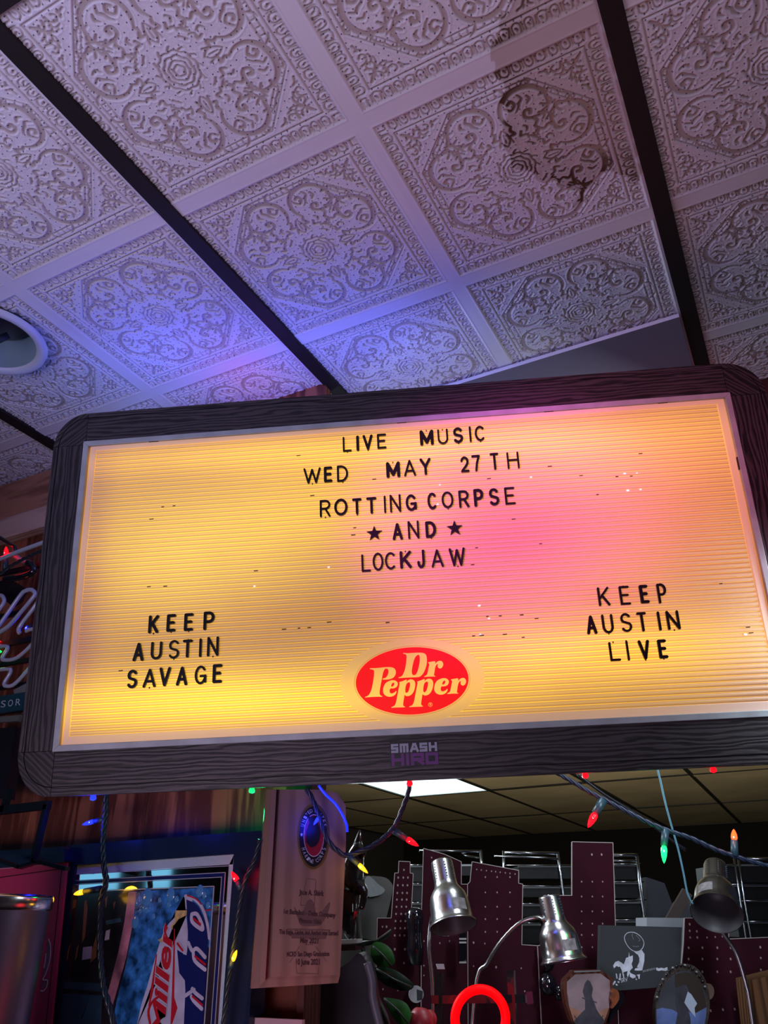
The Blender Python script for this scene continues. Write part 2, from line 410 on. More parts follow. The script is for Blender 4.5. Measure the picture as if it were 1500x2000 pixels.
# water stain with a shape of its own on the two squares beside the right-hand bar
def stain_for(u, v):
    P = [(985, 25), (975, 60), (958, 95), (968, 150), (985, 160), (975, 205), (990, 245), (985, 290), (1000, 330), (1040, 345), (1062, 362), (1100, 358), (1130, 378), (1118, 412), (1140, 400), (1150, 362), (1185, 338), (1225, 350), (1262, 355), (1240, 240), (1200, 110), (1188, 60), (1170, -60), (1020, -60)]
    Q = [tuple(at_z(x, y)[:2]) for x, y in P]
    cx, cy = lat(u + .5, v + .5)
    rng = np.random.default_rng(11)
    wx = .010 * (np.sin(_Y * 61 + 3) + np.sin(_X * 83 + 1)); wy = .010 * (np.sin(_X * 71) + np.sin(_Y * 97 + 2))
    sd = poly_dist(cx + _X + wx, cy + _Y * VS + wy, Q)
    st = np.clip(-sd / .008, 0, 1)
    left = np.hypot(0, 1)
    ring = np.exp(-np.clip(-sd, 0, 9) / .13)
    # the drying line is strong on the left and lower rim only
    ex = cx + _X; ey = cy + _Y * VS
    bx = at_z(1190, 200)[0]
    fade = np.clip((bx - ex) / .22 + np.clip((ey - at_z(1150, 300)[1]) / .10, 0, 1), 0, 1)
    return st, ring * (.15 + .85 * fade)
M_BAR = mat('dark_bronze_tee', (.014, .010, .010), .62, 0, spec=.3)
c1 = at_z(94, 690); c2 = at_z(20, 601); c3 = at_z(20, 721)
def circ(a, b, c):
    A = np.array([[2 * (b[0] - a[0]), 2 * (b[1] - a[1])], [2 * (c[0] - a[0]), 2 * (c[1] - a[1])]])
    r_ = np.array([b[0] ** 2 + b[1] ** 2 - a[0] ** 2 - a[1] ** 2, c[0] ** 2 + c[1] ** 2 - a[0] ** 2 - a[1] ** 2])
    ctr = np.linalg.solve(A, r_); return ctr, float(np.hypot(*(ctr - a[:2])))
cc, cr = circ(c1, c2, c3)
M_SLAB = mat('tile_back_board', (.55, .53, .55), .8)
ceiling = bpy.data.objects.new('ceiling', None); C.objects.link(ceiling); ceiling.matrix_world = Matrix.Translation(W((U0 + 2, V0, CEIL))); ceiling['kind'] = 'structure'
bpy.context.view_layer.update()
for col_ in range(-3, 5, 2):
    for row in (-1,):
        (x0, y0), (x1, y1) = lat(col_, row), lat(col_ + 2, row + 4)
        if col_ == -3: x0 += .0
        b_ = MB()
        if x0 < cc[0] < x1 and row == -1:
            hx0, hx1, hy0, hy1 = cc[0] - cr * .82, cc[0] + cr * .82, cc[1] - cr * .82, cc[1] + cr * .82
            for q0, q1 in (((x0 + .01, y0 + .01), (x1 - .01, hy0)), ((x0 + .01, hy1), (x1 - .01, y1 - .01)), ((x0 + .01, hy0), (hx0, hy1)), ((hx1, hy0), (x1 - .01, hy1))): b_.box((*q0, CEIL + .025), (*q1, CEIL + .06))
        else: b_.box((x0 + .01, y0 + .01, CEIL + .025), (x1 - .01, y1 - .01, CEIL + .06))
        tile = b_.build('ceiling_tile', M_SLAB, parent=ceiling)
        for i in range(2):
            for j in range(4):
                u, v = col_ + i, row + j
                if u in (2,) and v in (-1, 0):
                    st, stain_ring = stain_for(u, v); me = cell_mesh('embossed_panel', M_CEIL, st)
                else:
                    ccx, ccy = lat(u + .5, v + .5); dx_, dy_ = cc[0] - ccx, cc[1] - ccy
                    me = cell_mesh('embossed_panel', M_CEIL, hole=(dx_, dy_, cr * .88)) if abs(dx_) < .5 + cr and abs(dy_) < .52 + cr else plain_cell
                o = bpy.data.objects.new('embossed_panel', me); C.objects.link(o); o.parent = tile
                cx, cy = lat(u + .5, v + .5)
                o.matrix_parent_inverse = Matrix.Identity(4)
                bpy.context.view_layer.update()
                loc = W((cx, cy, CEIL)); o.location = loc - ceiling.location
# plain tiles of the same ceiling over and behind the camera
for col_ in range(-7, 9, 2):
    for row in (-9, -5):
        (x0, y0), (x1, y1) = lat(col_, row), lat(col_ + 2, row + 4)
        MB().box((x0 + .03, y0 + .03, CEIL), (x1 - .03, y1 - .03, CEIL + .05)).build('ceiling_tile', M_SLAB, parent=ceiling)
for col_ in (-7, -5, 5, 7):
    (x0, y0), (x1, y1) = lat(col_, -1), lat(col_ + 2, 3)
    MB().box((x0 + .03, y0 + .03, CEIL), (x1 - .03, y1 - .03, CEIL + .05)).build('ceiling_tile', M_SLAB, parent=ceiling)
def tee(p, q, wd=.0807, drop=.012):
    b_ = MB(); b_.bar((p[0], p[1], CEIL - drop / 2 + .006), (q[0], q[1], CEIL - drop / 2 + .006), wd, drop + .012)
    b_.bar((p[0], p[1], CEIL + .08), (q[0], q[1], CEIL + .08), .012, .16)
    return b_.build('grid_bar', M_BAR, parent=ceiling)
for u in (-7, -5, -3, -1, 1, 3, 5, 7, 9):
    x = U0 + u + .016
    tee((x, V0 - 9 * VS), (x, 4.42 if u >= 1 else 3.20))
for v in (-9, -5, -1):
    for u in range(-7, 9, 2):
        x0 = U0 + u + .016 + .041; tee((x0, V0 + v * VS), (x0 + 2 - .082, V0 + v * VS), .0807, .010)
M_PLAIN = mat('unpainted_filler_panel', (.15, .135, .185), .75, bump=.1)
M_PEDGE = mat('filler_panel_cut_edge', (.85, .88, .92), .6)
b_ = MB(); b_.box((U0 + 1.07, 3.60, CEIL - .030), (U0 + 2.965, 4.43, CEIL - .006))
b_.m[2] = 1
b_.build('filler_panel', [M_PLAIN, M_PEDGE], parent=ceiling)

# recessed can light at the left
M_WHITE = mat('white_enamel_trim', (.62, .64, .70), .45)
M_CAN = mat('can_reflector', (.30, .42, .46), .35, .2)
M_DARK = mat('dark_hollow', (.012, .018, .030), .5)
can = thing('recessed_downlight', 'round white recessed can light in the ceiling tiles at the left', 'ceiling light', (cc[0], cc[1], CEIL))
T_ = Matrix.Translation((cc[0], cc[1], CEIL))
MB().lathe([(cr, -.030), (cr * .985, -.048), (cr * .93, -.056), (cr * .84, -.050), (cr * .80, -.035), (cr * .80, -.012)], T_, 48).build('trim_ring', M_WHITE, parent=can)
MB().lathe([(cr * .80, -.035), (cr * .78, .02), (cr * .70, .12), (cr * .60, .22)], T_, 48).build('reflector', M_CAN, parent=can)
MB().lathe([(cr * .62, .12), (cr * .50, .10), (.04, .09), (.0, .09)], T_, 48).build('inner_plate', M_DARK, parent=can)
sh = MB()
sh.tube([(cc[0] - .02, cc[1] + .02, CEIL - .03), (cc[0] + .05, cc[1] + .06, CEIL + .03)], .02, 8).build('lamp_clip', M_DARK, parent=can)

# ------------------------------------------------------------------ WALLS
M_PANEL = wood('red_brown_wall_panelling', (.10, .024, .012), (.30, .105, .052), axis='Z', scale=1.1, rough=.42, stretch=9, dist=7)
M_BEAM = wood('rough_top_board', (.22, .095, .055), (.42, .20, .125), axis='X', scale=1.3, rough=.7, stretch=10)
M_BEAM2 = wood('pale_top_board', (.38, .25, .20), (.56, .40, .33), axis='X', scale=1.3, rough=.75, stretch=10)
M_REDPOST = wood('red_stained_post', (.03, .008, .006), (.07, .018, .013), axis='Z', scale=1.4)
wallL = bpy.data.objects.new('wall_back', None); C.objects.link(wallL); wallL.matrix_world = Matrix.Translation(W((-5, 3.22, -3))); wallL['kind'] = 'structure'
MB().box((-7.5, 3.262, -5.5), (-2.06, 3.33, CEIL + .008)).build('panel_sheet', M_PANEL, parent=wallL)
zt = at_y(0, 1016, 3.2)[2]; zb = at_y(0, 1058, 3.2)[2]
MB().box((-7.5, 3.200, zt), (-2.92, 3.2615, CEIL - .012)).build('board', M_BEAM, parent=wallL, label='brown board against the ceiling', bevel=.008)
MB().box((-7.5, 3.180, zb + .005), (-2.92, 3.2615, zt - .008)).build('board', M_BEAM2, parent=wallL, label='paler lower board', bevel=.008)
# vertical battens of the wall panelling
for xg in (-3.05, -3.9, -4.8):
    MB().box((xg - .012, 3.256, -4), (xg + .012, 3.2619, 1.9)).build('batten', M_PANEL, parent=wallL)
jb = MB().box((-2.058, 3.215, -5.5), (-2.025, 3.345, 1.2)).build('trim_1', M_REDPOST); jb['kind'] = 'structure'
hd = MB().box((-2.0, 4.44, 2.15), (4.5, 4.70, CEIL + .02)).build('wall_header', M_REDPOST); hd['kind'] = 'structure'
wr = MB().box((4.5, -8, -5.5), (4.8, 4.7, CEIL + .05)).build('wall_right', mat('right_wall_paint', (.22, .17, .18), .8, bump=.1)); wr['kind'] = 'structure'
# the bar room behind the camera: far wall with its street windows
M_BACKW = mat('bar_room_wall', (.10, .075, .075), .8, bump=.1)
rear = MB()
rear.box((-30, -15.3, -5.5), (-26.3, -15, CEIL + .05)); rear.box((-26.3, -15.3, -5.5), (-18.2, -15, 1.1)); rear.box((-26.3, -15.3, 2.35), (-18.2, -15, CEIL + .05))
rear.box((-18.2, -15.3, -5.5), (4.8, -15, CEIL + .05))
o = rear.build('wall_front', M_BACKW); o['kind'] = 'structure'
win = bpy.data.objects.new('window_1', None); C.objects.link(win); win.matrix_world = Matrix.Translation(W((-22.2, -15.1, 1.1))); win['kind'] = 'structure'
M_SKYGLASS = mat('daylit_pane', (.3, .5, .6), .1, emis=(.22, .62, .92), es=1.1)
M_FRAMEW = mat('window_frame_grey', (.10, .11, .13), .5)
for a_, c_ in ((-26.2, -23.35), (-23.05, -20.55), (-19.45, -18.3)):
    MB().box((a_, -15.2, 1.15), (c_, -15.16, 2.25)).build('pane', M_SKYGLASS, parent=win)
for a_ in (-26.25, -23.2, -20.4, -19.6, -18.25):
    MB().box((a_ - .12, -15.25, 1.1), (a_ + .12, -15.0, 2.35)).build('mullion', M_FRAMEW, parent=win)
fl = MB().box((-30, -15.3, -5.75), (5, 30, -5.577)).build('floor', mat('dark_bar_floor', (.035, .030, .030), .5, bump=.1)); fl['kind'] = 'structure'

# kitchen seen through the opening
M_KT = mat('kitchen_ceiling_board', (.30, .245, .155), .8, bump=.15, bscale=25, var=.16, vscale=1.6)
M_KBAR = mat('black_kitchen_tee', (.012, .011, .010), .5)
kc = bpy.data.objects.new('ceiling_kitchen', None); C.objects.link(kc); kc.matrix_world = Matrix.Translation(W((-5, 16, CEIL))); kc['kind'] = 'structure'
kx = [-13.3, -11.1, -8.90, -6.72, -4.40, -2.20, 0.0, 2.2]; ky = [4.75, 9.4, 14.0, 18.5, 23.4, 28.4]
for i in range(len(kx) - 1):
    for j in range(len(ky) - 1):
        if i == 2 and j == 2: continue
        z = CEIL + random.uniform(-.02, .0)
        MB().hexa([(kx[i] + .03, ky[j] + .03, z + random.uniform(-.02, .01)), (kx[i + 1] - .03, ky[j] + .03, z), (kx[i + 1] - .03, ky[j + 1] - .03, z + random.uniform(-.02, .01)), (kx[i] + .03, ky[j + 1] - .03, z)],
                  [(kx[i] + .03, ky[j] + .03, z + .06), (kx[i + 1] - .03, ky[j] + .03, z + .06), (kx[i + 1] - .03, ky[j + 1] - .03, z + .06), (kx[i] + .03, ky[j + 1] - .03, z + .06)]).build('kitchen_tile', M_KT, parent=kc)
for x in kx: MB().box((x - .045, ky[0], CEIL - .035), (x + .045, ky[-1], CEIL + .05)).build('grid_bar', M_KBAR, parent=kc)
for y in ky:
    for i in range(len(kx) - 1): MB().box((kx[i] + .045, y - .045, CEIL - .035), (kx[i + 1] - .045, y + .045, CEIL + .05)).build('grid_bar', M_KBAR, parent=kc)
kl = thing('troffer_light', 'bright white rectangular ceiling light in the kitchen beyond the sign', 'ceiling light', ((kx[2] + kx[3]) / 2, 16.2, CEIL - .02))
MB().box((kx[2] + .05, ky[2] + .05, CEIL - .012), (kx[3] - .05, ky[3] - .05, CEIL)).build('diffuser', mat('fluorescent_diffuser', (.8, .9, .9), .5, emis=(.74, 1.0, .98), es=1.5), parent=kl)
for a_, c_ in (((kx[2] + .02, ky[2] + .02), (kx[3] - .02, ky[2] + .06)), ((kx[2] + .02, ky[3] - .06), (kx[3] - .02, ky[3] - .02))): MB().box((*a_, CEIL - .03), (*c_, CEIL + .01)).build('frame', M_WHITE, parent=kl)
kw = MB().box((-14, 28.6, -5.5), (5, 28.9, CEIL + .2)).build('wall_kitchen', mat('kitchen_far_wall', (.006, .005, .005), .9)); kw['kind'] = 'structure'
kw2 = MB().box((-14.2, 3.5, -5.5), (-13.9, 28.6, CEIL + .2)).build('wall_left', mat('kitchen_side_wall', (.06, .055, .05), .9)); kw2['kind'] = 'structure'
light('AREA', 'kitchen_light', (-7.6, 15.5, 2.7), 20, (.80, .96, 1.0), aim=(-5.5, 8, -2), shape='RECTANGLE', size=.7, size_y=1.3)
light('AREA', 'pegboard_fill', (-5.6, 2.6 + 2.2, 2.6), 22.0, (.82, .92, 1.0), aim=(-2.2, 5.6, .2), shape='RECTANGLE', size=.35, size_y=.5)  # unseen fill added to brighten the pegboards and desk lamps
light('AREA', 'right_lamp_fill', (.3, 3.75, 1.5), 6.0, (.84, .92, 1.0), aim=(-2.3, 5.4, .1), shape='RECTANGLE', size=.10, size_y=.40)  # this and the next: unseen fills added for highlights on the lamp steel
light('AREA', 'left_lamp_fill', (-4.6, 4.3, .9), 2.0, (.80, .90, 1.0), aim=(-2.3, 5.4, .1), shape='RECTANGLE', size=.08, size_y=.45)
light('AREA', 'top_lamp_fill', (-1.15, 4.95, 2.78), 3.2, (.84, .94, 1.0), aim=(-1.2, 5.5, .3), shape='RECTANGLE', size=.14, size_y=.10)  # unseen reflection source added above the right desk lamp
light('AREA', 'kitchen_ceiling_fill', (-3.5, 13, -2.0), 26, (1.0, .90, .66), aim=(-4.5, 18, 2.9), shape='RECTANGLE', size=1.5, size_y=1.0)  # unseen fill from below, added to brighten the kitchen ceiling

# ------------------------------------------------------------------ THE LIGHT-BOX SIGN
RW, RH = 3.1208, 1.4749             # silver frame, outer size
oL, oR, oT, oB = -.150, 3.283, -.155, 1.655     # outer edge of the wooden case
gx0, gx1, gy0, gy1 = .012, 3.109, .018, 1.470   # where rails meet the corner blocks
DEPTH = .22
wd = ((.0050, .0042, .0060), (.050, .042, .050))
M_GX = wood('dark_oak_laminate_along', *wd, axis='X', scale=2.1, rough=.5, stretch=7, dist=11, bump=.3, contrast=(.40, .66))
M_GY = wood('dark_oak_laminate_upright', *wd, axis='Y', scale=2.1, rough=.5, stretch=7, dist=11, bump=.35, contrast=(.42, .70))
M_GA = wood('dark_oak_laminate_diagonal', *wd, axis='X', angle=math.radians(38), scale=2.1, rough=.5, stretch=7, dist=9, bump=.35, contrast=(.42, .70))
M_GB = wood('dark_oak_laminate_diagonal_down', *wd, axis='X', angle=math.radians(-40), scale=2.1, rough=.5, stretch=7, dist=9, bump=.35, contrast=(.42, .70))
M_GROOVE = mat('black_groove', (.003, .003, .004), .6)
M_CASE = mat('black_case_side', (.012, .010, .011), .22, spec=.7)
sign = thing('lightbox_sign', 'large lit yellow menu sign in a dark oak frame with rounded corners', 'sign', matrix=frame_at(SG(1.56, oB, -DEPTH / 2), SE, -SD, -SN))
MSI = sign.matrix_world.inverted()
# sign-local builder: x right, y up (= -sy), z towards viewer, origin at base
def L3(sx, sy, h=0): return (sx - 1.56, -(sy - oB), h + DEPTH / 2)
def arc(cx, cy, r, a0, a1, n=12): return [(cx + r * math.cos(math.radians(a0 + (a1 - a0) * i / n)), cy + r * math.sin(math.radians(a0 + (a1 - a0) * i / n))) for i in range(n + 1)]
def sprism(b_, pts, h0, h1, mi=0, side=None):
    lo = [L3(x, y, h0) for x, y in pts]; hi = [L3(x, y, h1) for x, y in pts]
    ar = sum(pts[i][0] * pts[(i + 1) % len(pts)][1] - pts[(i + 1) % len(pts)][0] * pts[i][1] for i in range(len(pts)))
    if ar > 0: lo.reverse(); hi.reverse()
    n = len(pts); b_.add(lo + hi, [tuple(range(n - 1, -1, -1)), tuple(range(n, 2 * n))] + [(i, (i + 1) % n, n + (i + 1) % n, n + i) for i in range(n)], mi)
    if side is not None:
        for k in range(n): b_.m[-1 - k] = side
    return b_
gp = .0022; gi = .0265     # joint gap, distance of the V groove from the outer edge
FZ = 0.0
def rail(x0, y0, x1, y1, m_, axis):
    # face strip + outer strip split by the groove
    b_ = MB(); g = .0035
    if axis == 'top': parts = [((x0, y0), (x1, y0 + gi - g / 2)), ((x0, y0 + gi + g / 2), (x1, y1))]
    if axis == 'bot': parts = [((x0, y1 - gi - .012 + g / 2), (x1, y1)), ((x0, y0), (x1, y1 - gi - .012 - g / 2))]
    if axis == 'left': parts = [((x0, y0), (x0 + gi - g / 2, y1)), ((x0 + gi + g / 2, y0), (x1, y1))]
    if axis == 'right': parts = [((x1 - gi + g / 2, y0), (x1, y1)), ((x0, y0), (x1 - gi - g / 2, y1))]
    for (a, b), (c, d) in parts: sprism(b_, [(a, b), (c, b), (c, d), (a, d)], -.02, FZ)
    sprism(b_, [(x0, y0), (x1, y0), (x1, y1), (x0, y1)], -.045, -.012, 1)
    return b_.build('frame_rail', [m_, M_GROOVE], parent=sign, local=True)
rail(gx0 + gp, oT, gx1 - gp, .002, M_GX, 'top'); rail(gx0 + gp, 1.473, gx1 - gp, oB, M_GX, 'bot')
rail(oL, gy0 + gp, .002, gy1 - gp, M_GY, 'left'); rail(3.119, gy0 + gp, oR, gy1 - gp, M_GY, 'right')
def corner(cx, cy, sx_, sy_, m_):
    """quarter-round block; cx,cy = inner joint corner, sx_,sy_ = outward direction"""
    rx = (oR - gx1) if sx_ > 0 else (gx0 - oL); ry = (oB - gy1) if sy_ > 0 else (gy0 - oT)
    def q(fx, fy, n=14): return [(cx + sx_ * (rx - fx) * math.cos(t), cy + sy_ * (ry - fy) * math.sin(t)) for t in [math.pi / 2 * i / n for i in range(n + 1)]]
    b_ = MB(); gb = gi + (.012 if sy_ > 0 else 0); g = .0035
    inner = q(gi + g / 2, gb + g / 2); sprism(b_, [(cx, cy)] + inner, -.02, FZ)
    A = q(0, 0); B = q(gi - g / 2, gb - g / 2)
    for i in range(len(A) - 1): sprism(b_, [A[i], A[i + 1], B[i + 1], B[i]], -.02, FZ)
    sprism(b_, [(cx, cy)] + A, -.045, -.012, 1)
    return b_.build('corner_block', [m_, M_GROOVE], parent=sign, local=True)
corner(gx0, gy0, -1, -1, M_GA); corner(gx1, gy0, 1, -1, M_GB); corner(gx0, gy1, -1, 1, M_GB); corner(gx1, gy1, 1, 1, M_GA)
# case behind the frame
def outline(ins=0):
    P = []
    for cx, cy, sx_, sy_ in ((gx0, gy0, -1, -1), (gx1, gy0, 1, -1), (gx1, gy1, 1, 1), (gx0, gy1, -1, 1)):
        rx = ((oR - gx1) if sx_ > 0 else (gx0 - oL)) - ins; ry = ((oB - gy1) if sy_ > 0 else (gy0 - oT)) - ins
        a = [(cx + sx_ * rx * math.cos(t), cy + sy_ * ry * math.sin(t)) for t in [math.pi / 2 * i / 12 for i in range(13)]]
        if sx_ * sy_ < 0: a.reverse()
        P += a
    return P
b_ = MB(); sprism(b_, outline(.004), -DEPTH, -.046); b_.build('case', M_CASE, parent=sign, local=True)
# silver trim frame, mitred
M_ALU = mat('brushed_grey_aluminium', (.42, .48, .51), .5, .15, var=.12, vscale=30, bump=.08)
tw = .026
for nm, P in (('top', [(.004, .002), (3.117, .002), (3.117 - tw, .002 + tw), (.004 + tw, .002 + tw)]),
              ('bottom', [(.004, 1.473), (3.117, 1.473), (3.117 - tw, 1.473 - tw), (.004 + tw, 1.473 - tw)]),
              ('left', [(.004, .002), (.004 + tw, .002 + tw), (.004 + tw, 1.473 - tw), (.004, 1.473)]),
              ('right', [(3.117, .002), (3.117 - tw, .002 + tw), (3.117 - tw, 1.473 - tw), (3.117, 1.473)])):
    b_ = MB(); sprism(b_, P, -.03, .007); b_.build('metal_trim', M_ALU, parent=sign, local=True, bevel=.002)

# glow of the panel: the tubes behind it, as emission of the lit plastic, in the panel's own coordinates
FIELD = [  # sx, sy, rx, ry, linear colour
    (.55, .62, .55, .30, (.40, .25, .030)), (.95, .42, .75, .30, (.16, .08, .002)), (.50, 1.27, .80, .12, (.75, .42, .0)), (1.25, 1.33, .9, .09, (.42, .22, -.006)), (2.35, 1.17, .75, .13, (.66, .34, .010)),
    (.70, .12, .80, .08, (.34, .16, .012)), (1.75, .17, .95, .10, (.52, .22, .012)), (2.6, .28, .55, .18, (.36, .11, .040)), (1.35, .95, .70, .12, (-.02, -.035, -.012)), (2.0, .62, .42, .26, (-.16, -.125, -.02)),
    (2.75, .55, .45, .25, (.10, -.02, .02)), (1.35, .42, .50, .22, (.26, .13, .0)), (3.05, 1.28, .22, .35, (-.14, -.10, .01)), (.07, .8, .10, .9, (-.14, -.10, .02)), (1.5, .02, 1.8, .05, (-.14, -.09, .015)), (1.5, 1.46, 1.8, .05, (-.05, -.02, .03))]
def glow_material(name, basecol, mult, usefac=False, tint=(1, 1, 1), rough=.35):
    m, nt, b = mk(name); L = nt.links.new; N_ = nt.nodes.new
    b.inputs['Base Color'].default_value = (*basecol, 1); b.inputs['Roughness'].default_value = rough; b.inputs['Specular IOR Level'].default_value = .35
    tc = N_('ShaderNodeTexCoord'); acc = None
    def vm(op, a, c):
        x = N_('ShaderNodeVectorMath'); x.operation = op
        for i, q in enumerate((a, c)):
            if isinstance(q, tuple): x.inputs[i].default_value = q
            elif q is not None: L(q, x.inputs[i])
        return x
    for sx, sy, rx, ry, c in FIELD:
        p = vm('SUBTRACT', tc.outputs['Object'], tuple(v * S for v in L3(sx, sy, 0))); p = vm('MULTIPLY', p.outputs[0], (1 / (rx * S), 1 / (ry * S), 0))
        d = vm('DOT_PRODUCT', p.outputs[0], p.outputs[0]); e = N_('ShaderNodeMath'); e.operation = 'MULTIPLY'; e.inputs[1].default_value = -1; L(d.outputs['Value'], e.inputs[0])
        g = N_('ShaderNodeMath'); g.operation = 'EXPONENT'; L(e.outputs[0], g.inputs[0])
        s_ = N_('ShaderNodeVectorMath'); s_.operation = 'SCALE'; s_.inputs[0].default_value = c; L(g.outputs[0], s_.inputs['Scale'])
        acc = s_.outputs[0] if acc is None else vm('ADD', acc, s_.outputs[0]).outputs[0]
    acc = vm('ADD', acc, (.36, .175, .026)).outputs[0]
    # old plastic: blotches and flecks
    n = N_('ShaderNodeTexNoise'); n.inputs['Scale'].default_value = 7; n.inputs['Detail'].default_value = 5; L(tc.outputs['Object'], n.inputs['Vector'])
    mr = N_('ShaderNodeMapRange'); mr.inputs[1].default_value = .3; mr.inputs[2].default_value = .7; mr.inputs[3].default_value = .94; mr.inputs[4].default_value = 1.07; L(n.outputs['Fac'], mr.inputs[0])
    s_ = N_('ShaderNodeVectorMath'); s_.operation = 'SCALE'; L(acc, s_.inputs[0]); L(mr.outputs[0], s_.inputs['Scale']); acc = s_.outputs[0]
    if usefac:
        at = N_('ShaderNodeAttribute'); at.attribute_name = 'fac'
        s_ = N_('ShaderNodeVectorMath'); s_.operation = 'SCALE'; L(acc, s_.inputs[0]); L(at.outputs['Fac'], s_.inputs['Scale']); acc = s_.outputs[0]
    acc = vm('MULTIPLY', acc, tint).outputs[0]; acc = vm('MAXIMUM', acc, (0, 0, 0)).outputs[0]
    L(acc, b.inputs['Emission Color']); b.inputs['Emission Strength'].default_value = mult
    return m
M_SLOT = glow_material('lit_slot_plastic', (.40, .33, .15), 1.75, tint=(1, .98, .62))
M_RIB = glow_material('lit_ribbed_plastic', (.46, .37, .26), 1.0, True)
M_LIP = glow_material('lit_smooth_plastic_lip', (.62, .54, .47), .80, tint=(1, 1.02, 1.25))
M_GAP = glow_material('lit_gap_beside_panel', (.5, .35, .15), 1.25, tint=(1, .9, .6))
M_LOGOF = glow_material('lit_logo_field', (.60, .48, .30), .92, tint=(1, 1.02, 1.1))
px0, px1, py0, py1 = .068, 3.052, .054, 1.411
b_ = MB(); sprism(b_, [(.028, .026), (3.094, .026), (3.094, 1.450), (.028, 1.450)], -.030, -.016); b_.build('back_glow_sheet', M_GAP, parent=sign, local=True)
b_ = MB(); sprism(b_, [(px0, py0), (px1, py0), (px1, py1), (px0, py1)], -.0155, -.0055); b_.build('slotted_sheet', M_SLOT, parent=sign, local=True)
# ribs with the clearing round the logo
ECX, ECY, ERX, ERY = 1.5625, 1.2520, .2405, .1415
nrib = 62; pitch = (py1 - py0) / nrib; b_ = MB()
for i in range(nrib):
    y0 = py0 + i * pitch + pitch * .10; y1 = py0 + (i + 1) * pitch - pitch * .10; ym = (y0 + y1) / 2
    q = (ym - ECY) / (ERY + .030); spans = [(px0 + .004, px1 - .004)]
    if abs(q) < 1:
        hw = (ERX + .060) * math.sqrt(1 - q * q); spans = [(px0 + .004, ECX - hw), (ECX + hw, px1 - .004)]
        if hw < .09: hw = .09; spans = [(px0 + .004, ECX - hw), (ECX + hw, px1 - .004)]
    for a, c in spans:
        h0, h1 = -.0054, .0005; t = (y1 - y0)
        ys = [(y0, h0), (y0 + t * .16, h0 + .0042), (y0 + t * .42, h1), (y0 + t * .72, h1 - .0006), (y0 + t * .92, h0 + .0036), (y1, h0)]
        nseg = 1; V = [L3(a, y, h) for y, h in ys] + [L3(c, y, h) for y, h in ys]
        F = [(k, k + 1, k + 7, k + 6) for k in range(5)] + [(5, 4, 3, 2, 1, 0), (6, 7, 8, 9, 10, 11)]
        b_.add(V, F, 0, [.60, .92, 1.08, .78, .40, .7, .7])  # rounded shading of each rib put into its glow strength
bk = b_.build('ribs', M_RIB, parent=sign, local=True, kind='stuff')
# smooth lip round the ribs (four pieces) with the broken clips
lp = [((.040, .030), (3.086, .030), (px1, py0), (px0, py0)), ((.040, 1.448), (3.092, 1.448), (px1, py1), (px0, py1)),
      ((.040, .030), (px0, py0), (px0, py1), (.044, 1.448)), ((3.086, .030), (px1, py0), (px1, py1), (3.080, 1.448))]
for P in lp:
    b_ = MB(); sprism(b_, list(P), -.0150, -.0006); b_.build('panel_lip', M_LIP, parent=sign, local=True, bevel=.003)
M_CRACK = mat('dark_clip_gap', (.05, .03, .02), .6)
for (x, y) in ((.33, .026), (1.55, .024), (2.25, .024), (2.78, .024)):
    b_ = MB(); sprism(b_, [(x, y), (x + .055, y), (x + .05, y + .004), (x + .006, y + .005)], -.010, .0015); b_.build('clip', M_CRACK, parent=sign, local=True)
for (x, y) in ((3.086, .33), (3.088, 1.12)):
    b_ = MB(); sprism(b_, [(x, y), (x + .005, y), (x + .005, y + .06), (x, y + .06)], -.010, .0015); b_.build('clip', M_CRACK, parent=sign, local=True)
# logo field, ring, red oval, lettering
def ell(rx, ry, n=64, cx=ECX, cy=ECY): return [(cx + rx * math.cos(2 * math.pi * i / n), cy + ry * math.sin(2 * math.pi * i / n)) for i in range(n)]
b_ = MB(); sprism(b_, ell(ERX + .068, ERY + .038), -.0054, .0002); logo = b_.build('logo_plate', M_LOGOF, parent=sign, local=True, label='smooth cream oval plate carrying the red logo')
b_ = MB(); A = ell(ERX + .0085, ERY + .0075); B = ell(ERX + .0035, ERY + .0030)
for i in range(64): sprism(b_, [A[i], A[(i + 1) % 64], B[(i + 1) % 64], B[i]], .0003, .0022)
M_RED = mat('lit_red_print', (.30, .002, .001), .5, emis=(1, .002, .0), es=.85)
M_RINGL = glow_material('logo_ring', (.6, .42, .25), .7, tint=(1, .85, .7))
o = b_.build('logo_ring', M_RINGL, local=True); o.parent = logo
b_ = MB(); sprism(b_, ell(ERX, ERY), .0003, .0030); o = b_.build('red_oval', M_RED, local=True); o.parent = logo
def tri_poly(b_, outer, holes, h0, h1, conv):
    """polygon with holes filled by bmesh, extruded"""
    bm = bmesh.new(); 
    es = []
    for loop in [outer] + holes:
        vs = [bm.verts.new(Vector(conv(x, y, h1)) * S) for x, y in loop]
        for i in range(len(vs)): es.append(bm.edges.new((vs[i], vs[(i + 1) % len(vs)])))
    r_ = bmesh.ops.triangle_fill(bm, use_beauty=True, use_dissolve=False, edges=es)
    off = (Vector(conv(0, 0, h0)) - Vector(conv(0, 0, h1))) * S
    ex_ = bmesh.ops.extrude_face_region(bm, geom=[f for f in bm.faces])
    bmesh.ops.translate(bm, verts=[v for v in ex_['geom'] if isinstance(v, bmesh.types.BMVert)], vec=off)
    bmesh.ops.recalc_face_normals(bm, faces=bm.faces); return bm
def bm_obj(name, bm, m_, parent):
    me = bpy.data.meshes.new(name); bm.to_mesh(me); bm.free(); me.materials.append(m_)
    o = bpy.data.objects.new(name, me); C.objects.link(o); o.parent = parent; return o
def sm2(P, k=4):
    q = smooth_path([(x, y, 0) for x, y in P], k, True); return [(v.x, v.y) for v in q]
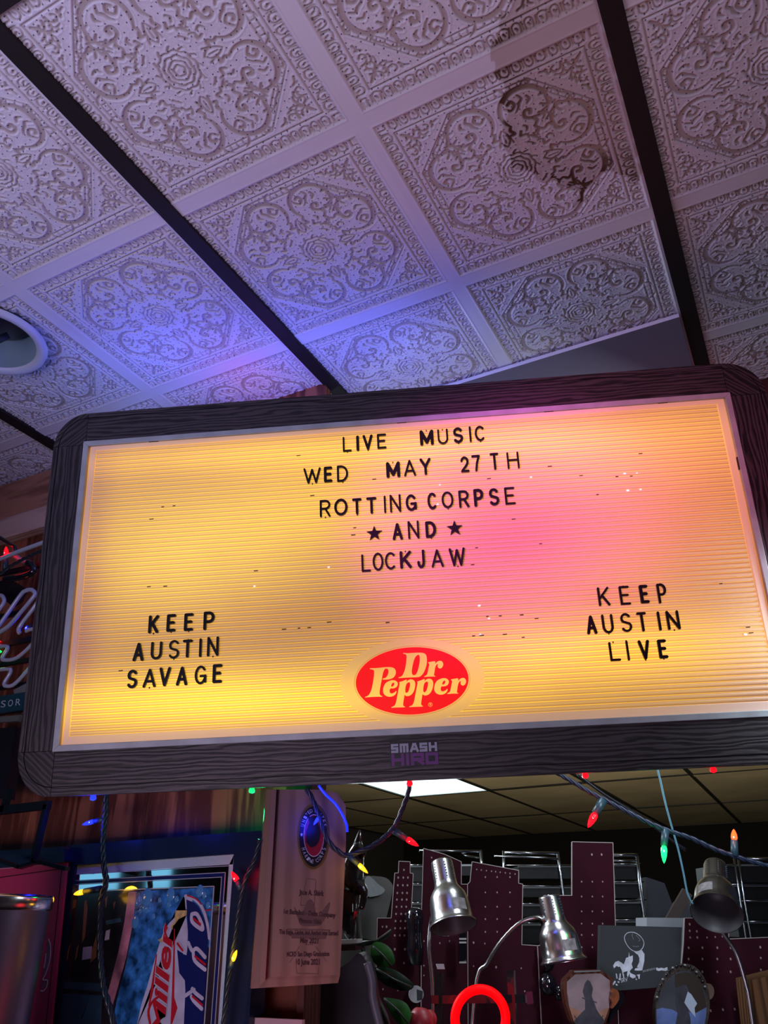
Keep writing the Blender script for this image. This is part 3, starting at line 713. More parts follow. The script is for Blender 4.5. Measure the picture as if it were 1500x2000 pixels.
GL = {
 'D': ([(612,160),(660,164),(720,160),(790,157),(850,160),(885,180),(897,220),(898,275),(888,330),(865,388),(835,432),(800,453),(740,457),(660,460),(560,466),(556,458),(590,445),(612,412),(630,365),(645,290),(651,225),(650,192),(640,176),(614,170)],
       [[(780,188),(800,183),(811,205),(812,260),(800,330),(780,396),(758,426),(733,430),(717,412),(715,375),(725,310),(742,245),(760,208)]]),
 'r': ([(915,275),(950,268),(985,262),(1002,266),(1001,290),(1020,272),(1045,258),(1072,258),(1092,275),(1098,305),(1085,335),(1062,350),(1040,342),(1030,322),(1034,302),(1025,296),(1008,315),(998,350),(990,400),(986,432),(1003,442),(998,447),(940,448),(872,452),(870,444),(895,430),(908,400),(920,340),(928,300),(918,284)], []),
 'P': ([(205,347),(250,346),(300,343),(360,337),(420,333),(470,336),(505,352),(520,387),(515,425),(490,460),(450,478),(400,485),(362,484),(362,472),(392,464),(415,440),(430,400),(428,365),(408,350),(385,357),(369,388),(358,430),(345,500),(332,570),(322,640),(330,674),(355,688),(352,694),(300,694),(220,697),(150,703),(150,695),(180,682),(205,650),(225,600),(240,530),(252,450),(256,392),(246,366),(208,357)], []),
 'e': ([(440,502),(480,492),(515,498),(540,520),(542,550),(525,578),(490,592),(462,592),(448,602),(444,625),(452,648),(475,654),(505,640),(525,622),(527,640),(510,670),(475,690),(435,694),(395,680),(370,650),(365,610),(375,565),(400,525)],
       [[(480,526),(494,522),(502,536),(494,558),(478,570),(464,568),(466,548)]]),
 'p': ([(562,517),(600,505),(640,488),(655,490),(650,514),(668,495),(700,482),(735,490),(755,520),(755,570),(740,625),(710,668),(675,685),(645,685),(628,672),(622,700),(612,760),(611,800),(632,816),(628,822),(580,824),(515,826),(468,828),(468,820),(500,805),(520,770),(535,700),(550,620),(562,560),(566,530)],
       [[(667,522),(685,518),(694,537),(689,580),(675,625),(656,646),(640,642),(635,618),(640,570),(651,537)]])}
M_LET = glow_material('lit_logo_lettering', (.62, .46, .25), .95, tint=(1.05, 1.0, .95))
def logo_pt(x, y): return tuple(sg(690 + x / 6.25, 1250 + y / 6.25))
for ch, dx, dy in (('D', 0, 0), ('r', 0, 0), ('P', 0, 0), ('e', 0, 0), ('p', 0, 0), ('p', 219, -8), ('e', 623, -25), ('r', 279, 208)):
    o_, hs = GL[ch]; f = lambda P: [logo_pt(x + dx, y + dy) for x, y in sm2(P, 3)]
    bm_obj('logo_letter', tri_poly(None, f(o_), [f(h) for h in hs], .0031, .0042, L3), M_LET, logo)
b_ = MB(); A = ell(.0088, .0088, 20, *logo_pt(941, 790)); B = ell(.0074, .0074, 20, *logo_pt(941, 790))
for i in range(20): sprism(b_, [A[i], A[(i + 1) % 20], B[(i + 1) % 20], B[i]], .0031, .0038)
cx_, cy_ = logo_pt(941, 790)
for (a, b, c, d) in ((-.003, -.0045, -.0016, .0045), (-.003, -.0045, .003, -.0031), (.0016, -.0045, .003, -.0008), (-.003, -.0010, .003, .0004), (.0012, .0004, .003, .0045)):
    sprism(b_, [(cx_ + a, cy_ + b), (cx_ + c, cy_ + b), (cx_ + c, cy_ + d), (cx_ + a, cy_ + d)], .0031, .0038)
b_.kind = None; o = b_.build('registered_mark', M_LET, local=True); o.parent = logo
# flecks and broken slots on the ribs
M_FLECK = mat('dark_slot_fleck', (.03, .015, .01), .7); M_CHIP = mat('bright_chip', (.9, .85, .75), .4, emis=(1, .88, .75), es=.8)
fl_ = MB(); ch_ = MB(); rnd = random.Random(5)
spots = [(291, 1146), (323, 1145), (583, 890), (610, 968), (731, 936), (555, 1229), (584, 1227), (604, 1226), (643, 1215), (757, 1216), (881, 1077), (931, 1070), (923, 1103), (1056, 1062), (1019, 1201), (1048, 1208), (952, 1204), (977, 1203), (925, 1242), (941, 1241), (986, 1239), (1022, 1245), (955, 935), (1205, 931), (1135, 929), (1233, 930), (1167, 966), (236, 1310), (318, 990), (340, 988), (296, 1014), (500, 1115), (693, 1031), (1074, 911), (1003, 1014), (1251, 886), (1408, 1140), (1467, 1236), (1461, 1225), (690, 1045)]
for x, y in spots:
    p = sg(x, y); l = rnd.uniform(.006, .011); sprism(fl_, [(p[0] - l, p[1] - .0018), (p[0] + l, p[1] - .0022), (p[0] + l * .8, p[1] + .0018), (p[0] - l * .9, p[1] + .0022)], 0, .0018)
for x, y in ((1226, 958), (1251, 956), (642, 1108), (955, 1208), (938, 1239), (859, 947), (1037, 932), (1220, 925), (1244, 924), (936, 1183), (855, 985), (497, 1145), (1456, 1239)):
    p = sg(x, y); r_ = rnd.uniform(.0035, .006); sprism(ch_, [(p[0] + r_ * 1.3 * math.cos(a), p[1] + r_ * .8 * math.sin(a)) for a in [math.pi * k / 4 for k in range(8)]], 0, .0019)
fl_.build('slot_flecks', M_FLECK, parent=sign, local=True, kind='stuff'); ch_.build('chips', M_CHIP, parent=sign, local=True, kind='stuff')

# ------------------------------------------------------------------ black letters clipped to the panel
M_BLK = mat('black_letter_plastic', (.006, .005, .007), .30, spec=.45)
def A_(cx, cy, rx, ry, a0, a1, n=10): return [(cx + rx * math.cos(math.radians(a0 + (a1 - a0) * i / n)), cy + ry * math.sin(math.radians(a0 + (a1 - a0) * i / n))) for i in range(n + 1)]
# stroke glyphs in a 1x1 box, y up
G = {
 'A': [[(0, 0), (.5, 1), (1, 0)], [(.17, .30), (.83, .30)]], 'C': [A_(.52, .5, .52, .5, 48, 312, 16)], 'D': [[(0, 0), (0, 1)], [(0, 1), (.35, 1)] + A_(.35, .5, .65, .5, 85, -85, 14) + [(.35, 0), (0, 0)]],
 'E': [[(0, 0), (0, 1)], [(0, 1), (1, 1)], [(0, .52), (.86, .52)], [(0, 0), (1, 0)]], 'G': [A_(.5, .5, .5, .5, 40, 270, 14) + A_(.5, .5, .5, .5, 275, 350, 5) + [(1, .45)], [(1, .43), (.52, .43)], [(1, .43), (1, .08)]],
 'H': [[(0, 0), (0, 1)], [(1, 0), (1, 1)], [(0, .52), (1, .52)]], 'I': [[(.5, 0), (.5, 1)]], 'J': [[(1, 1), (1, .3)] + A_(.5, .3, .5, .3, 0, -180, 10)],
 'K': [[(0, 0), (0, 1)], [(1, 1), (.05, .38)], [(.32, .58), (1, 0)]], 'L': [[(0, 1), (0, 0), (1, 0)]], 'M': [[(0, 0), (0, 1), (.5, .12), (1, 1), (1, 0)]], 'N': [[(0, 0), (0, 1), (1, 0), (1, 1)]],
 'O': [A_(.5, .5, .5, .5, 90, 450, 24)], 'P': [[(0, 0), (0, 1)], [(0, 1), (.5, 1)] + A_(.5, .72, .5, .28, 85, -85, 10) + [(.5, .44), (0, .44)]],
 'R': [[(0, 0), (0, 1)], [(0, 1), (.5, 1)] + A_(.5, .74, .5, .26, 85, -85, 10) + [(.5, .48), (0, .48)], [(.52, .48), (1, 0)]],
 'S': [A_(.5, .74, .47, .26, 30, 200, 10) + [(.16, .56), (.5, .50), (.84, .44)] + A_(.5, .27, .5, .27, 20, -150, 11)], 'T': [[(0, 1), (1, 1)], [(.5, 1), (.5, 0)]], 'U': [[(0, 1), (0, .34)] + A_(.5, .34, .5, .34, 180, 360, 12) + [(1, 1)]],
 'V': [[(0, 1), (.5, 0), (1, 1)]], 'W': [[(0, 1), (.25, 0), (.5, .92), (.75, 0), (1, 1)]], 'Y': [[(0, 1), (.5, .48), (1, 1)], [(.5, .48), (.5, 0)]], '2': [A_(.5, .70, .48, .30, 165, -20, 10) + [(.80, .44), (.02, 0)], [(.02, 0), (1, 0)]], '7': [[(0, 1), (1, 1), (.62, .5), (.45, 0)]]}
def thick(b_, pts, w, h0, h1, conv, round_=True, mi=0):
    """polyline of width w as a capped slab"""
    n = len(pts)
    for (x0, y0), (x1, y1) in zip(pts[:-1], pts[1:]):
        d = math.hypot(x1 - x0, y1 - y0)
        if d < 1e-9: continue
        ux, uy = (x1 - x0) / d * w / 2, (y1 - y0) / d * w / 2
        q = []
        if round_:
            a = math.atan2(uy, ux)
            for k in range(7): q.append((x1 + w / 2 * math.cos(a - math.pi / 2 + math.pi * k / 6), y1 + w / 2 * math.sin(a - math.pi / 2 + math.pi * k / 6)))
            for k in range(7): q.append((x0 + w / 2 * math.cos(a + math.pi / 2 + math.pi * k / 6), y0 + w / 2 * math.sin(a + math.pi / 2 + math.pi * k / 6)))
        else: q = [(x0 + uy - ux * .0, y0 - ux), (x1 + uy, y1 - ux), (x1 - uy, y1 + ux), (x0 - uy, y0 + ux)]
        hh1 = h1 + rndz.uniform(0, .0006)
        lo = [conv(x, y, h0) for x, y in q]; hi = [conv(x, y, hh1) for x, y in q]; m_ = len(q)
        b_.add(lo + hi, [tuple(range(m_ - 1, -1, -1)), tuple(range(m_, 2 * m_))] + [(i, (i + 1) % m_, m_ + (i + 1) % m_, m_ + i) for i in range(m_)], mi)
rndz = random.Random(2)
def star():
    return [(.5 + .62 * (1 if k % 2 == 0 else .42) * math.sin(math.pi * k / 5), .5 + .62 * (1 if k % 2 == 0 else .42) * math.cos(math.pi * k / 5)) for k in range(10)]
ORD = ['first', 'second', 'third', 'fourth', 'fifth', 'sixth', 'seventh']
def sign_letter(ch, x0, x1, y0, y1, wt, org, scl, label, group):
    X0, X1 = org[0] + x0 / scl, org[0] + x1 / scl; Y0, Y1 = org[1] + y0 / scl, org[1] + y1 / scl
    cx, cy = (X0 + X1) / 2, (Y0 + Y1) / 2; bw, bh = X1 - X0, Y1 - Y0
    p = sg(cx, cy); e = .01
    A = proj(SG(*p)); dx = (proj(SG(p[0] + e, p[1])) - A) / e; dy = (proj(SG(p[0], p[1] + e)) - A) / e
    # box of a w x h parallelogram: bw = w|dxx| + h|dyx| ; bh = w|dxy| + h|dyy|
    w_, h_ = np.linalg.solve(np.array([[abs(dx[0]), abs(dy[0])], [abs(dx[1]), abs(dy[1])]]), [bw, bh])
    t = wt / scl / abs(dx[0]) * .96
    w_ = max(w_, t); M = frame_at(SG(p[0], p[1], .001), SE, -SD, -SN)
    b_ = MB()
    if ch == '*':
        P = star(); V = []
        for h in (0, .011): V += [((x - .5) * w_, (y - .5) * h_, h) for x, y in P]
        b_.add(V, [tuple(range(9, -1, -1)), tuple(range(10, 20))][::1] + [(i, 10 + i, 10 + (i + 1) % 10, (i + 1) % 10) for i in range(10)])
        b_.f[-12] = tuple(range(0, 10)); b_.f[-11] = tuple(range(19, 9, -1))
    else:
        iw, ih = max(w_ - t, 0), h_ - t
        for st in G[ch]:
            thick(b_, [((x - .5) * iw, (y - .5) * ih) for x, y in st], t * (1 if ch != 'M' or True else 1), 0, .011, lambda x, y, h: (x, y, h), round_=t < .0205 or ch in 'SCOGJU')
            if t >= .0205 and ch not in 'SCOGJU': thick(b_, [((x - .5) * iw, (y - .5) * ih) for x, y in st], t * .8, 0, .0112, lambda x, y, h: (x, y, h), True)
    if rndz.random() < .6 and ch != '*':     # little moulding tab
        sx = rndz.choice((-1, 1)); b_.box((-.0022, sx * h_ / 2 - .004, 0), (.0022, sx * h_ / 2 + .0028, .006))
    o = b_.build('sign_letter' if ch != '*' else 'sign_star', M_BLK, local=True, matrix=M)
    tag(o, label, 'letter' if ch != '*' else 'star', group)
C1 = ((570, 820), 6.0); C2 = ((800, 820), 6.0); C3 = ((230, 1180), 6.522); C4 = ((1120, 1130), 6.522)
ROWS = [
 ('LIVE', 'on the top line', 'letters of the top line', C1, [(598, 705, 205, 385, 22), (757, 793, 195, 375, 35), (830, 955, 182, 365, 32), (998, 1112, 170, 350, 25)]),
 ('MUSIC', 'on the top line', 'letters of the top line', C2, [(115, 288, 125, 312, 40), (322, 458, 115, 298, 23), (503, 632, 97, 285, 32), (690, 730, 88, 270, 25), (755, 892, 78, 262, 25)]),
 ('WED', 'on the date line', 'letters of the date line', C1, [(140, 345, 565, 760, 25), (378, 480, 555, 742, 33), (530, 665, 540, 738, 25)]),
 ('MAY', 'on the date line', 'letters of the date line', C1, [(1103, 1275, 497, 690, 40), (1308, 1458, 475, 672, 25), (1495, 1638, 455, 658, 32)]),
 ('27', 'on the date line', 'letters of the date line', C2, [(588, 703, 437, 625, 28), (720, 838, 420, 615, 28)]),
 ('TH', 'on the date line', 'letters of the date line', C2, [(935, 1055, 395, 597, 28), (1130, 1290, 382, 585, 22)]),
 ('ROTTING', 'on the third line', 'letters of the third line', C1, [(330, 458, 943, 1150, 25), (498, 660, 928, 1135, 30), (708, 825, 925, 1120, 32), (873, 1000, 912, 1112, 32), (1080, 1105, 900, 1100, 24), (1145, 1285, 880, 1095, 25), (1330, 1470, 880, 1080, 30)]),
 ('CORPSE', 'on the third line', 'letters of the third line', C2, [(203, 328, 860, 1062, 30), (368, 520, 845, 1048, 25), (567, 703, 832, 1040, 28), (742, 875, 815, 1027, 36), (920, 1055, 808, 1015, 32), (1103, 1243, 795, 1003, 25)]),
 ('AND', 'between the two stars', 'letters between the stars', C1, [(1175, 1305, 1215, 1418, 34), (1355, 1498, 1188, 1405, 25), (1560, 1698, 1192, 1392, 36)]),
 ('LOCKJAW', 'on the fifth line', 'letters of the fifth line', C1, [(815, 930, 1580, 1790, 25), (945, 1080, 1562, 1778, 25), (1088, 1228, 1555, 1765, 25), (1262, 1408, 1540, 1752, 35), (1462, 1565, 1528, 1748, 32), (1627, 1782, 1522, 1738, 25), (1835, 2040, 1502, 1725, 28)]),
 ('KEEP', 'at the top of the left slogan', 'letters of the left slogan', C3, [(395, 538, 143, 380, 38), (627, 753, 130, 360, 38), (850, 975, 118, 350, 38), (1097, 1245, 95, 338, 38)]),
 ('AUSTIN', 'in the left slogan', 'letters of the left slogan', C3, [(198, 352, 492, 735, 38), (425, 580, 478, 715, 32), (652, 798, 458, 703, 28), (830, 965, 452, 690, 36), (1043, 1080, 440, 680, 32), (1143, 1298, 415, 672, 32)]),
 ('SAVAGE', 'under AUSTIN', 'letters of the left slogan', C3, [(123, 268, 835, 1080, 36), (325, 505, 822, 1070, 32), (530, 690, 803, 1055, 38), (750, 905, 795, 1045, 38), (985, 1143, 782, 1030, 30), (1213, 1342, 765, 1012, 40)]),
 ('KEEP', 'at the top of the right slogan', 'letters of the right slogan', C4, [(290, 470, 112, 358, 30), (565, 730, 98, 345, 30), (820, 968, 85, 325, 42), (1043, 1200, 68, 325, 32)]),
 ('AUSTIN', 'in the right slogan', 'letters of the right slogan', C4, [(142, 305, 473, 718, 40), (343, 520, 458, 708, 32), (578, 752, 443, 690, 30), (790, 950, 432, 685, 34), (1050, 1120, 425, 670, 33), (1160, 1363, 410, 662, 34)]),
 ('LIVE', 'under the right AUSTIN', 'letters of the right slogan', C4, [(435, 603, 808, 1058, 30), (655, 715, 795, 1050, 28), (807, 990, 785, 1040, 40), (1053, 1205, 778, 1025, 42)])]
for word, where, grp, (org, scl), boxes in ROWS:
    for k, (ch, bx) in enumerate(zip(word, boxes)):
        wname = 'thick' if bx[4] / scl > 5.4 else 'thin'
        sign_letter(ch, *bx, org, scl, f'{wname} black {"digit" if ch.isdigit() else "letter"} {ch}, {ORD[k]} in {word} {where}', grp)
sign_letter('*', 890, 1050, 1262, 1418, 10, *C1, 'black star left of the word AND on the lit sign', 'stars beside the word AND')
sign_letter('*', 1827, 1990, 1200, 1358, 10, *C1, 'black star right of the word AND on the lit sign', 'stars beside the word AND')

# sticker on the lower rail
M_STK = mat('black_sticker', (.004, .004, .010), .35); M_SW = mat('pale_sticker_print', (.34, .38, .50), .5); M_SP = mat('purple_sticker_print', (.13, .025, .20), .5)
a = sg(763, 1453); c = sg(855, 1489); stw, sth = c[0] - a[0] + .01, .0995
stk = thing('sticker', 'small black sticker with pale and purple words on the lower frame rail', 'sticker', matrix=frame_at(SG((a[0] + c[0]) / 2, (a[1] + c[1]) / 2, .0005), SE, -SD, -SN))
b_ = MB(); b_.box((-stw / 2, -sth / 2, 0), (stw / 2, sth / 2, .001)); b_.build('backing', M_STK, parent=stk, local=True)
SQ = {'S': [[(1, 1), (0, 1), (0, .5), (1, .5), (1, 0), (0, 0)]], 'm': [[(0, 0), (0, 1), (1, 1), (1, 0)], [(.5, 1), (.5, 0)]], 'A': [[(0, 0), (.4, 1), (.65, 1), (1, 0)], [(.25, .3), (.8, .3)]], 'H': [[(0, 0), (0, 1)], [(1, 0), (1, 1)], [(0, .5), (1, .5)]], 'I': [[(.5, 0), (.5, 1)]], 'R': [[(0, 0), (0, 1), (1, 1), (1, .45), (.25, .45)], [(.45, .45), (1, 0)]], 'O': [[(0, 0), (0, 1), (1, 1), (1, 0), (0, 0)]]}
def block_word(word, boxes, y0, y1, t, m_):
    for ch, (x0, x1) in zip(word, boxes):
        b_ = MB(); w_ = (x1 - x0) * stw - t; h_ = (y1 - y0) * sth - t
        for st in SQ[ch]:
            P = [(-stw / 2 + x0 * stw + t / 2 + x * w_, sth / 2 - y1 * sth + t / 2 + y * h_) for x, y in st]
            for (q0, q1) in zip(P[:-1], P[1:]):
                d = Vector((q1[0] - q0[0], q1[1] - q0[1])); L_ = d.length or 1; d = d / L_ * t / 2
                thick(b_, [(q0[0] - d.x, q0[1] - d.y), (q1[0] + d.x, q1[1] + d.y)], t, .001, .0016, lambda x, y, h: (x, y, h), False)
        b_.build('printed_letter', m_, parent=stk, local=True)
block_word('SmASH', [(.03, .18), (.21, .39), (.42, .60), (.62, .78), (.81, .98)], .10, .46, .0095, M_SW)
block_word('HIRO', [(.03, .29), (.33, .39), (.43, .70), (.73, .99)], .50, .98, .0125, M_SP)

# ------------------------------------------------------------------ helpers for things on planes
class PL:
    """a vertical plane: azimuth az (degrees from the wall's line), k feet from the eye along its normal"""
    def __init__(s, az, k, zc=None): s.zc = zc if zc is not None else (-1.0 if az in (25, 31) else None); a = math.radians(az); s.n = np.array([-math.sin(a), math.cos(a), 0]); s.k = k; s.e = np.array([math.cos(a), math.sin(a), 0])
    def p(s, x, y, off=0):
        q = at_plane(x, y, s.n, s.k - off)
        if s.zc is not None and y >= 2050: q = np.array([q[0], q[1], s.zc])   # stands on the counter
        return q
    def px(s, y=0): return s.k
def pxpoly(b_, pts, pl, off=0, th=.01, mi=0, side=None): return b_.poly([pl.p(x, y, off) for x, y in pts], -pl.n, th, mi, side)
def pxr(px, P): return px * float(R[2] @ np.array(P)) / FOC      # pixels -> feet at point P
def pstroke(b_, pts, w, pl, off=0, th=.004, mi=0, round_=True):
    """stroke in the plane through picture points, w in pixels"""
    P = [pl.p(x, y, off) for x, y in pts]; wf = pxr(w, P[0]); O_ = P[0]
    q = [(float((p - O_) @ pl.e), float(p[2] - O_[2])) for p in P]
    thick(b_, q, wf, 0, th, lambda x, y, h: tuple(O_ + pl.e * x + np.array([0, 0, y]) - pl.n * h), round_, mi)
def sm(P, k=5): return [(v.x, v.y) for v in smooth_path([(x, y, 0) for x, y in P], k)]
def text_px(name, txt, p0, p1, hpx, pl, m_, parent, off=.001, up=None, shear=0, bold=0):
    """flat lettering whose baseline runs p0 -> p1 in the picture; hpx = capital height"""
    cu = bpy.data.curves.new('t', 'FONT'); cu.body = txt; cu.resolution_u = 3; cu.shear = shear; cu.offset = bold
    to = bpy.data.objects.new('t', cu); C.objects.link(to); bpy.context.view_layer.update()
    dg = bpy.context.evaluated_depsgraph_get(); me = bpy.data.meshes.new_from_object(to.evaluated_get(dg)); bpy.data.objects.remove(to); bpy.data.curves.remove(cu)
    xs = [v.co.x for v in me.vertices]; x0, x1 = min(xs), max(xs)
    dx, dy = p1[0] - p0[0], p1[1] - p0[1]; L_ = math.hypot(dx, dy)
    ux, uy = up if up else (dy / L_, -dx / L_)
    b = parent.matrix_world.translation
    for v in me.vertices:
        t = (v.co.x - x0) / (x1 - x0); h = v.co.y / .69 * hpx
        v.co = W(pl.p(p0[0] + dx * t + ux * h, p0[1] + dy * t + uy * h, off)) - b
    me.materials.clear(); me.materials.append(m_)
    o = bpy.data.objects.new(name, me); C.objects.link(o); o.parent = parent; o.matrix_parent_inverse = Matrix.Identity(4)
    return o

# ------------------------------------------------------------------ FRAMED BEER MIRROR on the panelled wall
PW = PL(0, 3.12)
M_NAVYF = mat('navy_black_frame_paint', (.006, .013, .036), .28, bump=.12, bscale=150)
M_MIRROR = mat('mirror_glass', (.62, .70, .72), .04, 1.0)
M_ETCH = mat('etched_silver_strip', (.42, .58, .64), .45, .15, bump=.9, bscale=900)
M_NAVY = mat('navy_print', (.006, .012, .085), .25); M_SILV = mat('silver_line', (.55, .60, .68), .3, .5)
mp = PW.p(330, 2040)
mir = thing('bar_mirror', 'framed beer mirror with red script and navy lettering on the wood panelling', 'mirror', PL(0, 3.12).p(300, 2060))
def framerail(P, name='frame_rail'):
    b_ = MB(); pxpoly(b_, P, PL(0, 3.06), 0, .10); return b_.build(name, M_NAVYF, parent=mir, bevel=.02)
framerail([(132, 1651), (512, 1622), (457, 1668), (147, 1690)])
framerail([(512, 1622), (481, 2070), (427, 2070), (457, 1668)])
framerail([(132, 1651), (147, 1690), (103, 2070), (95, 2070)])
b_ = MB(); pxpoly(b_, [(147, 1690), (457, 1668), (427, 2070), (97, 2070)], PL(0, 3.075), 0, .02); b_.build('mirror_glass', M_MIRROR, parent=mir)
PG = PL(0, 3.0745)
b_ = MB(); pxpoly(b_, [(148, 1691), (457, 1669), (455, 1688), (146, 1708)], PG, 0, .0005); b_.build('etched_strip', M_ETCH, parent=mir)
b_ = MB(); pxpoly(b_, [(457, 1669), (429, 2070), (421, 2070), (447, 1690)], PG, 0, .0005); b_.build('etched_strip', M_ETCH, parent=mir)
for P, wd_, m_ in (([(146, 1724), (437, 1708), (411, 2070)], 5.5, M_NAVY), ([(146, 1720), (440, 1704), (415, 2070)], 1.2, M_SILV), ([(146, 1728), (433, 1713), (407, 2070)], 1.2, M_SILV),
                   ([(146, 1741.5), (418, 1731), (394, 2070)], 1.6, M_SILV), ([(146, 1708), (448, 1691), (422, 2070)], 1.2, M_SILV)):
    b_ = MB(); pstroke(b_, P, wd_, PG, .0003, .0004, round_=False); b_.build('printed_line', m_, parent=mir)
def printed(name, polys, m_, lay, label=None):
    b_ = MB()
    for P in polys: pxpoly(b_, P, PG, .0006 + lay * .0006, .0003)
    return b_
pic = (MB()); pxpoly(pic, [(146, 1743), (417, 1732), (395, 2070), (90, 2070)], PG, .0004, .0002); pic = pic.build('printed_picture', mat('bottle_print_dark', (.016, .014, .016), .12, var=.5, vscale=30), parent=mir, label='printed picture of a beer can in blue ice')
def pp(name, polys, m_, lay):
    for P_ in polys[1:]: pp(name, [P_], m_, lay)
    polys = polys[:1]
    o = printed(name, polys, m_, lay).build(name, m_, local=False, base=tuple((mir.matrix_world.translation - EYE) / S)); 
    o.location = (0, 0, 0); o.parent = pic; o.matrix_parent_inverse = Matrix.Identity(4); return o
M_AMB = mat('amber_print', (.22, .085, .03), .2); M_PINKP = mat('pink_white_print', (.40, .16, .20), .25, var=.35, vscale=40); M_TEAL = mat('teal_print', (.025, .06, .085), .2, var=.3, vscale=20)
M_ICE = mat('blue_ice_print', (.020, .110, .29), .2, var=.75, vscale=70, bump=.3, bscale=300); M_CANW = mat('can_white_print', (.38, .38, .48), .3, var=.12, vscale=60)
M_REDP = mat('red_script_print', (.36, .010, .020), .25); M_GOLDP = mat('gold_print', (.42, .32, .12), .3, var=.4, vscale=200); M_DROP = mat('water_drop_print', (.06, .22, .42), .08, coat=.8)
pp('amber_streak', [[(165, 1760), (169, 1757), (171, 1775), (166, 1830), (160, 1842), (163, 1790)], [(140, 1758), (150, 1756), (148, 1772), (141, 1775)], [(180, 1855), (190, 1820), (188, 1870), (176, 1880)], [(134, 1850), (138, 1842), (132, 1875), (127, 1880)], [(150, 1850), (154, 1845), (150, 1870), (146, 1877)], [(205, 1755), (210, 1750), (207, 1775)], [(221, 1764), (226, 1760), (222, 1778)], [(158, 1990), (172, 1955), (160, 1990)]], M_AMB, 0)
pp('teal_band', [[(120, 1917), (205, 1921), (203, 1937), (118, 1930)], [(206, 1798), (235, 1793), (238, 1800), (208, 1806)], [(118, 1940), (200, 1944), (197, 2010), (110, 2010)]], M_TEAL, 0)
pp('pale_patch', [[(162, 1850), (180, 1848), (178, 1872), (160, 1875)], [(207, 1818), (215, 1815), (213, 1835), (204, 1837)]], M_CANW, 1)
pp('pink_band', [[(251, 1741), (266, 1741), (260, 1800), (247, 1868), (228, 1935), (214, 1985), (204, 1960), (215, 1922), (231, 1860), (243, 1800)]], M_PINKP, 1)
pp('blue_ice', [[(266, 1741), (417, 1733), (412, 1850), (370, 1850), (350, 2070), (205, 2070), (228, 1955), (247, 1880), (258, 1820)]], M_ICE, 1)
pp('can_shoulder', [sm([(360, 1748), (375, 1757), (370, 1772), (348, 1786), (322, 1815), (304, 1868), (288, 1925), (272, 1980), (264, 2070), (362, 2070), (364, 1900), (367, 1820)], 3)], M_CANW, 2)
pp('navy_label', [[(364, 1757), (380, 1763), (392, 1779), (402, 1803), (407, 1832), (400, 1950), (392, 2070), (356, 2070), (362, 1935), (361, 1915), (350, 1900), (346, 1855), (364, 1866), (368, 1842), (366, 1800)]], M_NAVY, 3)
def pstr(name, strokes, m_, lay, w):
    b_ = MB()
    for s_ in strokes: pstroke(b_, sm(s_, 4), w, PG, .0008 + lay * .0006, .0003)
    o = b_.build(name, m_, base=tuple((mir.matrix_world.translation - EYE) / S)); o.location = (0, 0, 0); o.parent = pic; o.matrix_parent_inverse = Matrix.Identity(4)
pstr('can_rim', [[(362, 1750), (380, 1756), (395, 1773), (404, 1800), (409, 1832)]], M_CANW, 4, 6)
pstr('red_rim_line', [[(366, 1749), (382, 1755), (393, 1766)], [(402, 1778), (412, 1777)]], M_REDP, 5, 2.4)
def q4(x, y): return (200 + x / 5.357, 1640 + y / 5.357)
scr = [[(480, 1929), (470, 1840), (510, 1770), (590, 1760), (650, 1830), (640, 1935)], [(525, 1640), (560, 1590), (580, 1640), (620, 1700), (680, 1780), (700, 1860)], [(600, 1650), (650, 1690), (705, 1740)],
       [(560, 1490), (590, 1530), (660, 1600), (700, 1590)], [(590, 1280), (620, 1330), (690, 1490), (712, 1470)], [(600, 1180), (640, 1260), (700, 1400), (715, 1360)], [(610, 1090), (650, 1180), (710, 1290), (722, 1240)],
       [(640, 1040), (700, 1150), (725, 1120), (700, 1050), (670, 1060)], [(660, 960), (700, 1040), (740, 1010)], [(685, 850), (690, 900), (720, 970), (745, 960)]]
for nm_, m__, bd, of_ in (('script_outline', M_CANW, .055, .0042), ('red_script', M_REDP, .028, .0050)):
    o = text_px(nm_, 'Miller', (318, 2034), (338, 1813), 30, PG, m__, mir, of_, up=(-.80, -.60), bold=bd); o.parent = pic
pstr('red_tail', [[q4(590, 1640), q4(520, 1700), q4(480, 1800), q4(500, 1929)]], M_REDP, 6, 5)
pp('red_banner', [[q4(750, 930), q4(760, 935), q4(750, 1650), q4(785, 1760), q4(730, 1929), q4(712, 1929), q4(725, 1640)], [q4(560, 1200), q4(572, 1195), q4(530, 1590), q4(490, 1760), q4(480, 1740)]], M_REDP, 4)
pp('gold_patch', [[q4(765, 740), q4(885, 740), q4(880, 790), q4(800, 830), q4(745, 900)], [q4(580, 1050), q4(650, 1010), q4(620, 1080)], [q4(710, 910), q4(745, 860), q4(735, 940)]], M_GOLDP, 4)
wl = [[(935, 780), (990, 780), (1040, 880), (1045, 940), (940, 860), (935, 780)], [(900, 1080), (940, 1160), (990, 1140), (1075, 1230)], [(950, 1180), (970, 1270), (1075, 1360)], [(790, 1080), (860, 1180)], [(870, 1630), (960, 1570)], [(940, 1560), (970, 1600), (1045, 1660)], [(930, 1640), (960, 1690), (1040, 1770)]]
pstr('white_lettering', [[q4(*p) for p in s_] for s_ in wl], M_CANW, 5, 7)
pstr('red_letter_fill', [[q4(*p) for p in s_] for s_ in ([(955, 825), (1025, 885)], [(970, 1220), (1075, 1305)], [(945, 1640), (1045, 1730)], [(785, 1085), (840, 1160)])], M_REDP, 7, 4)
rq = random.Random(9)
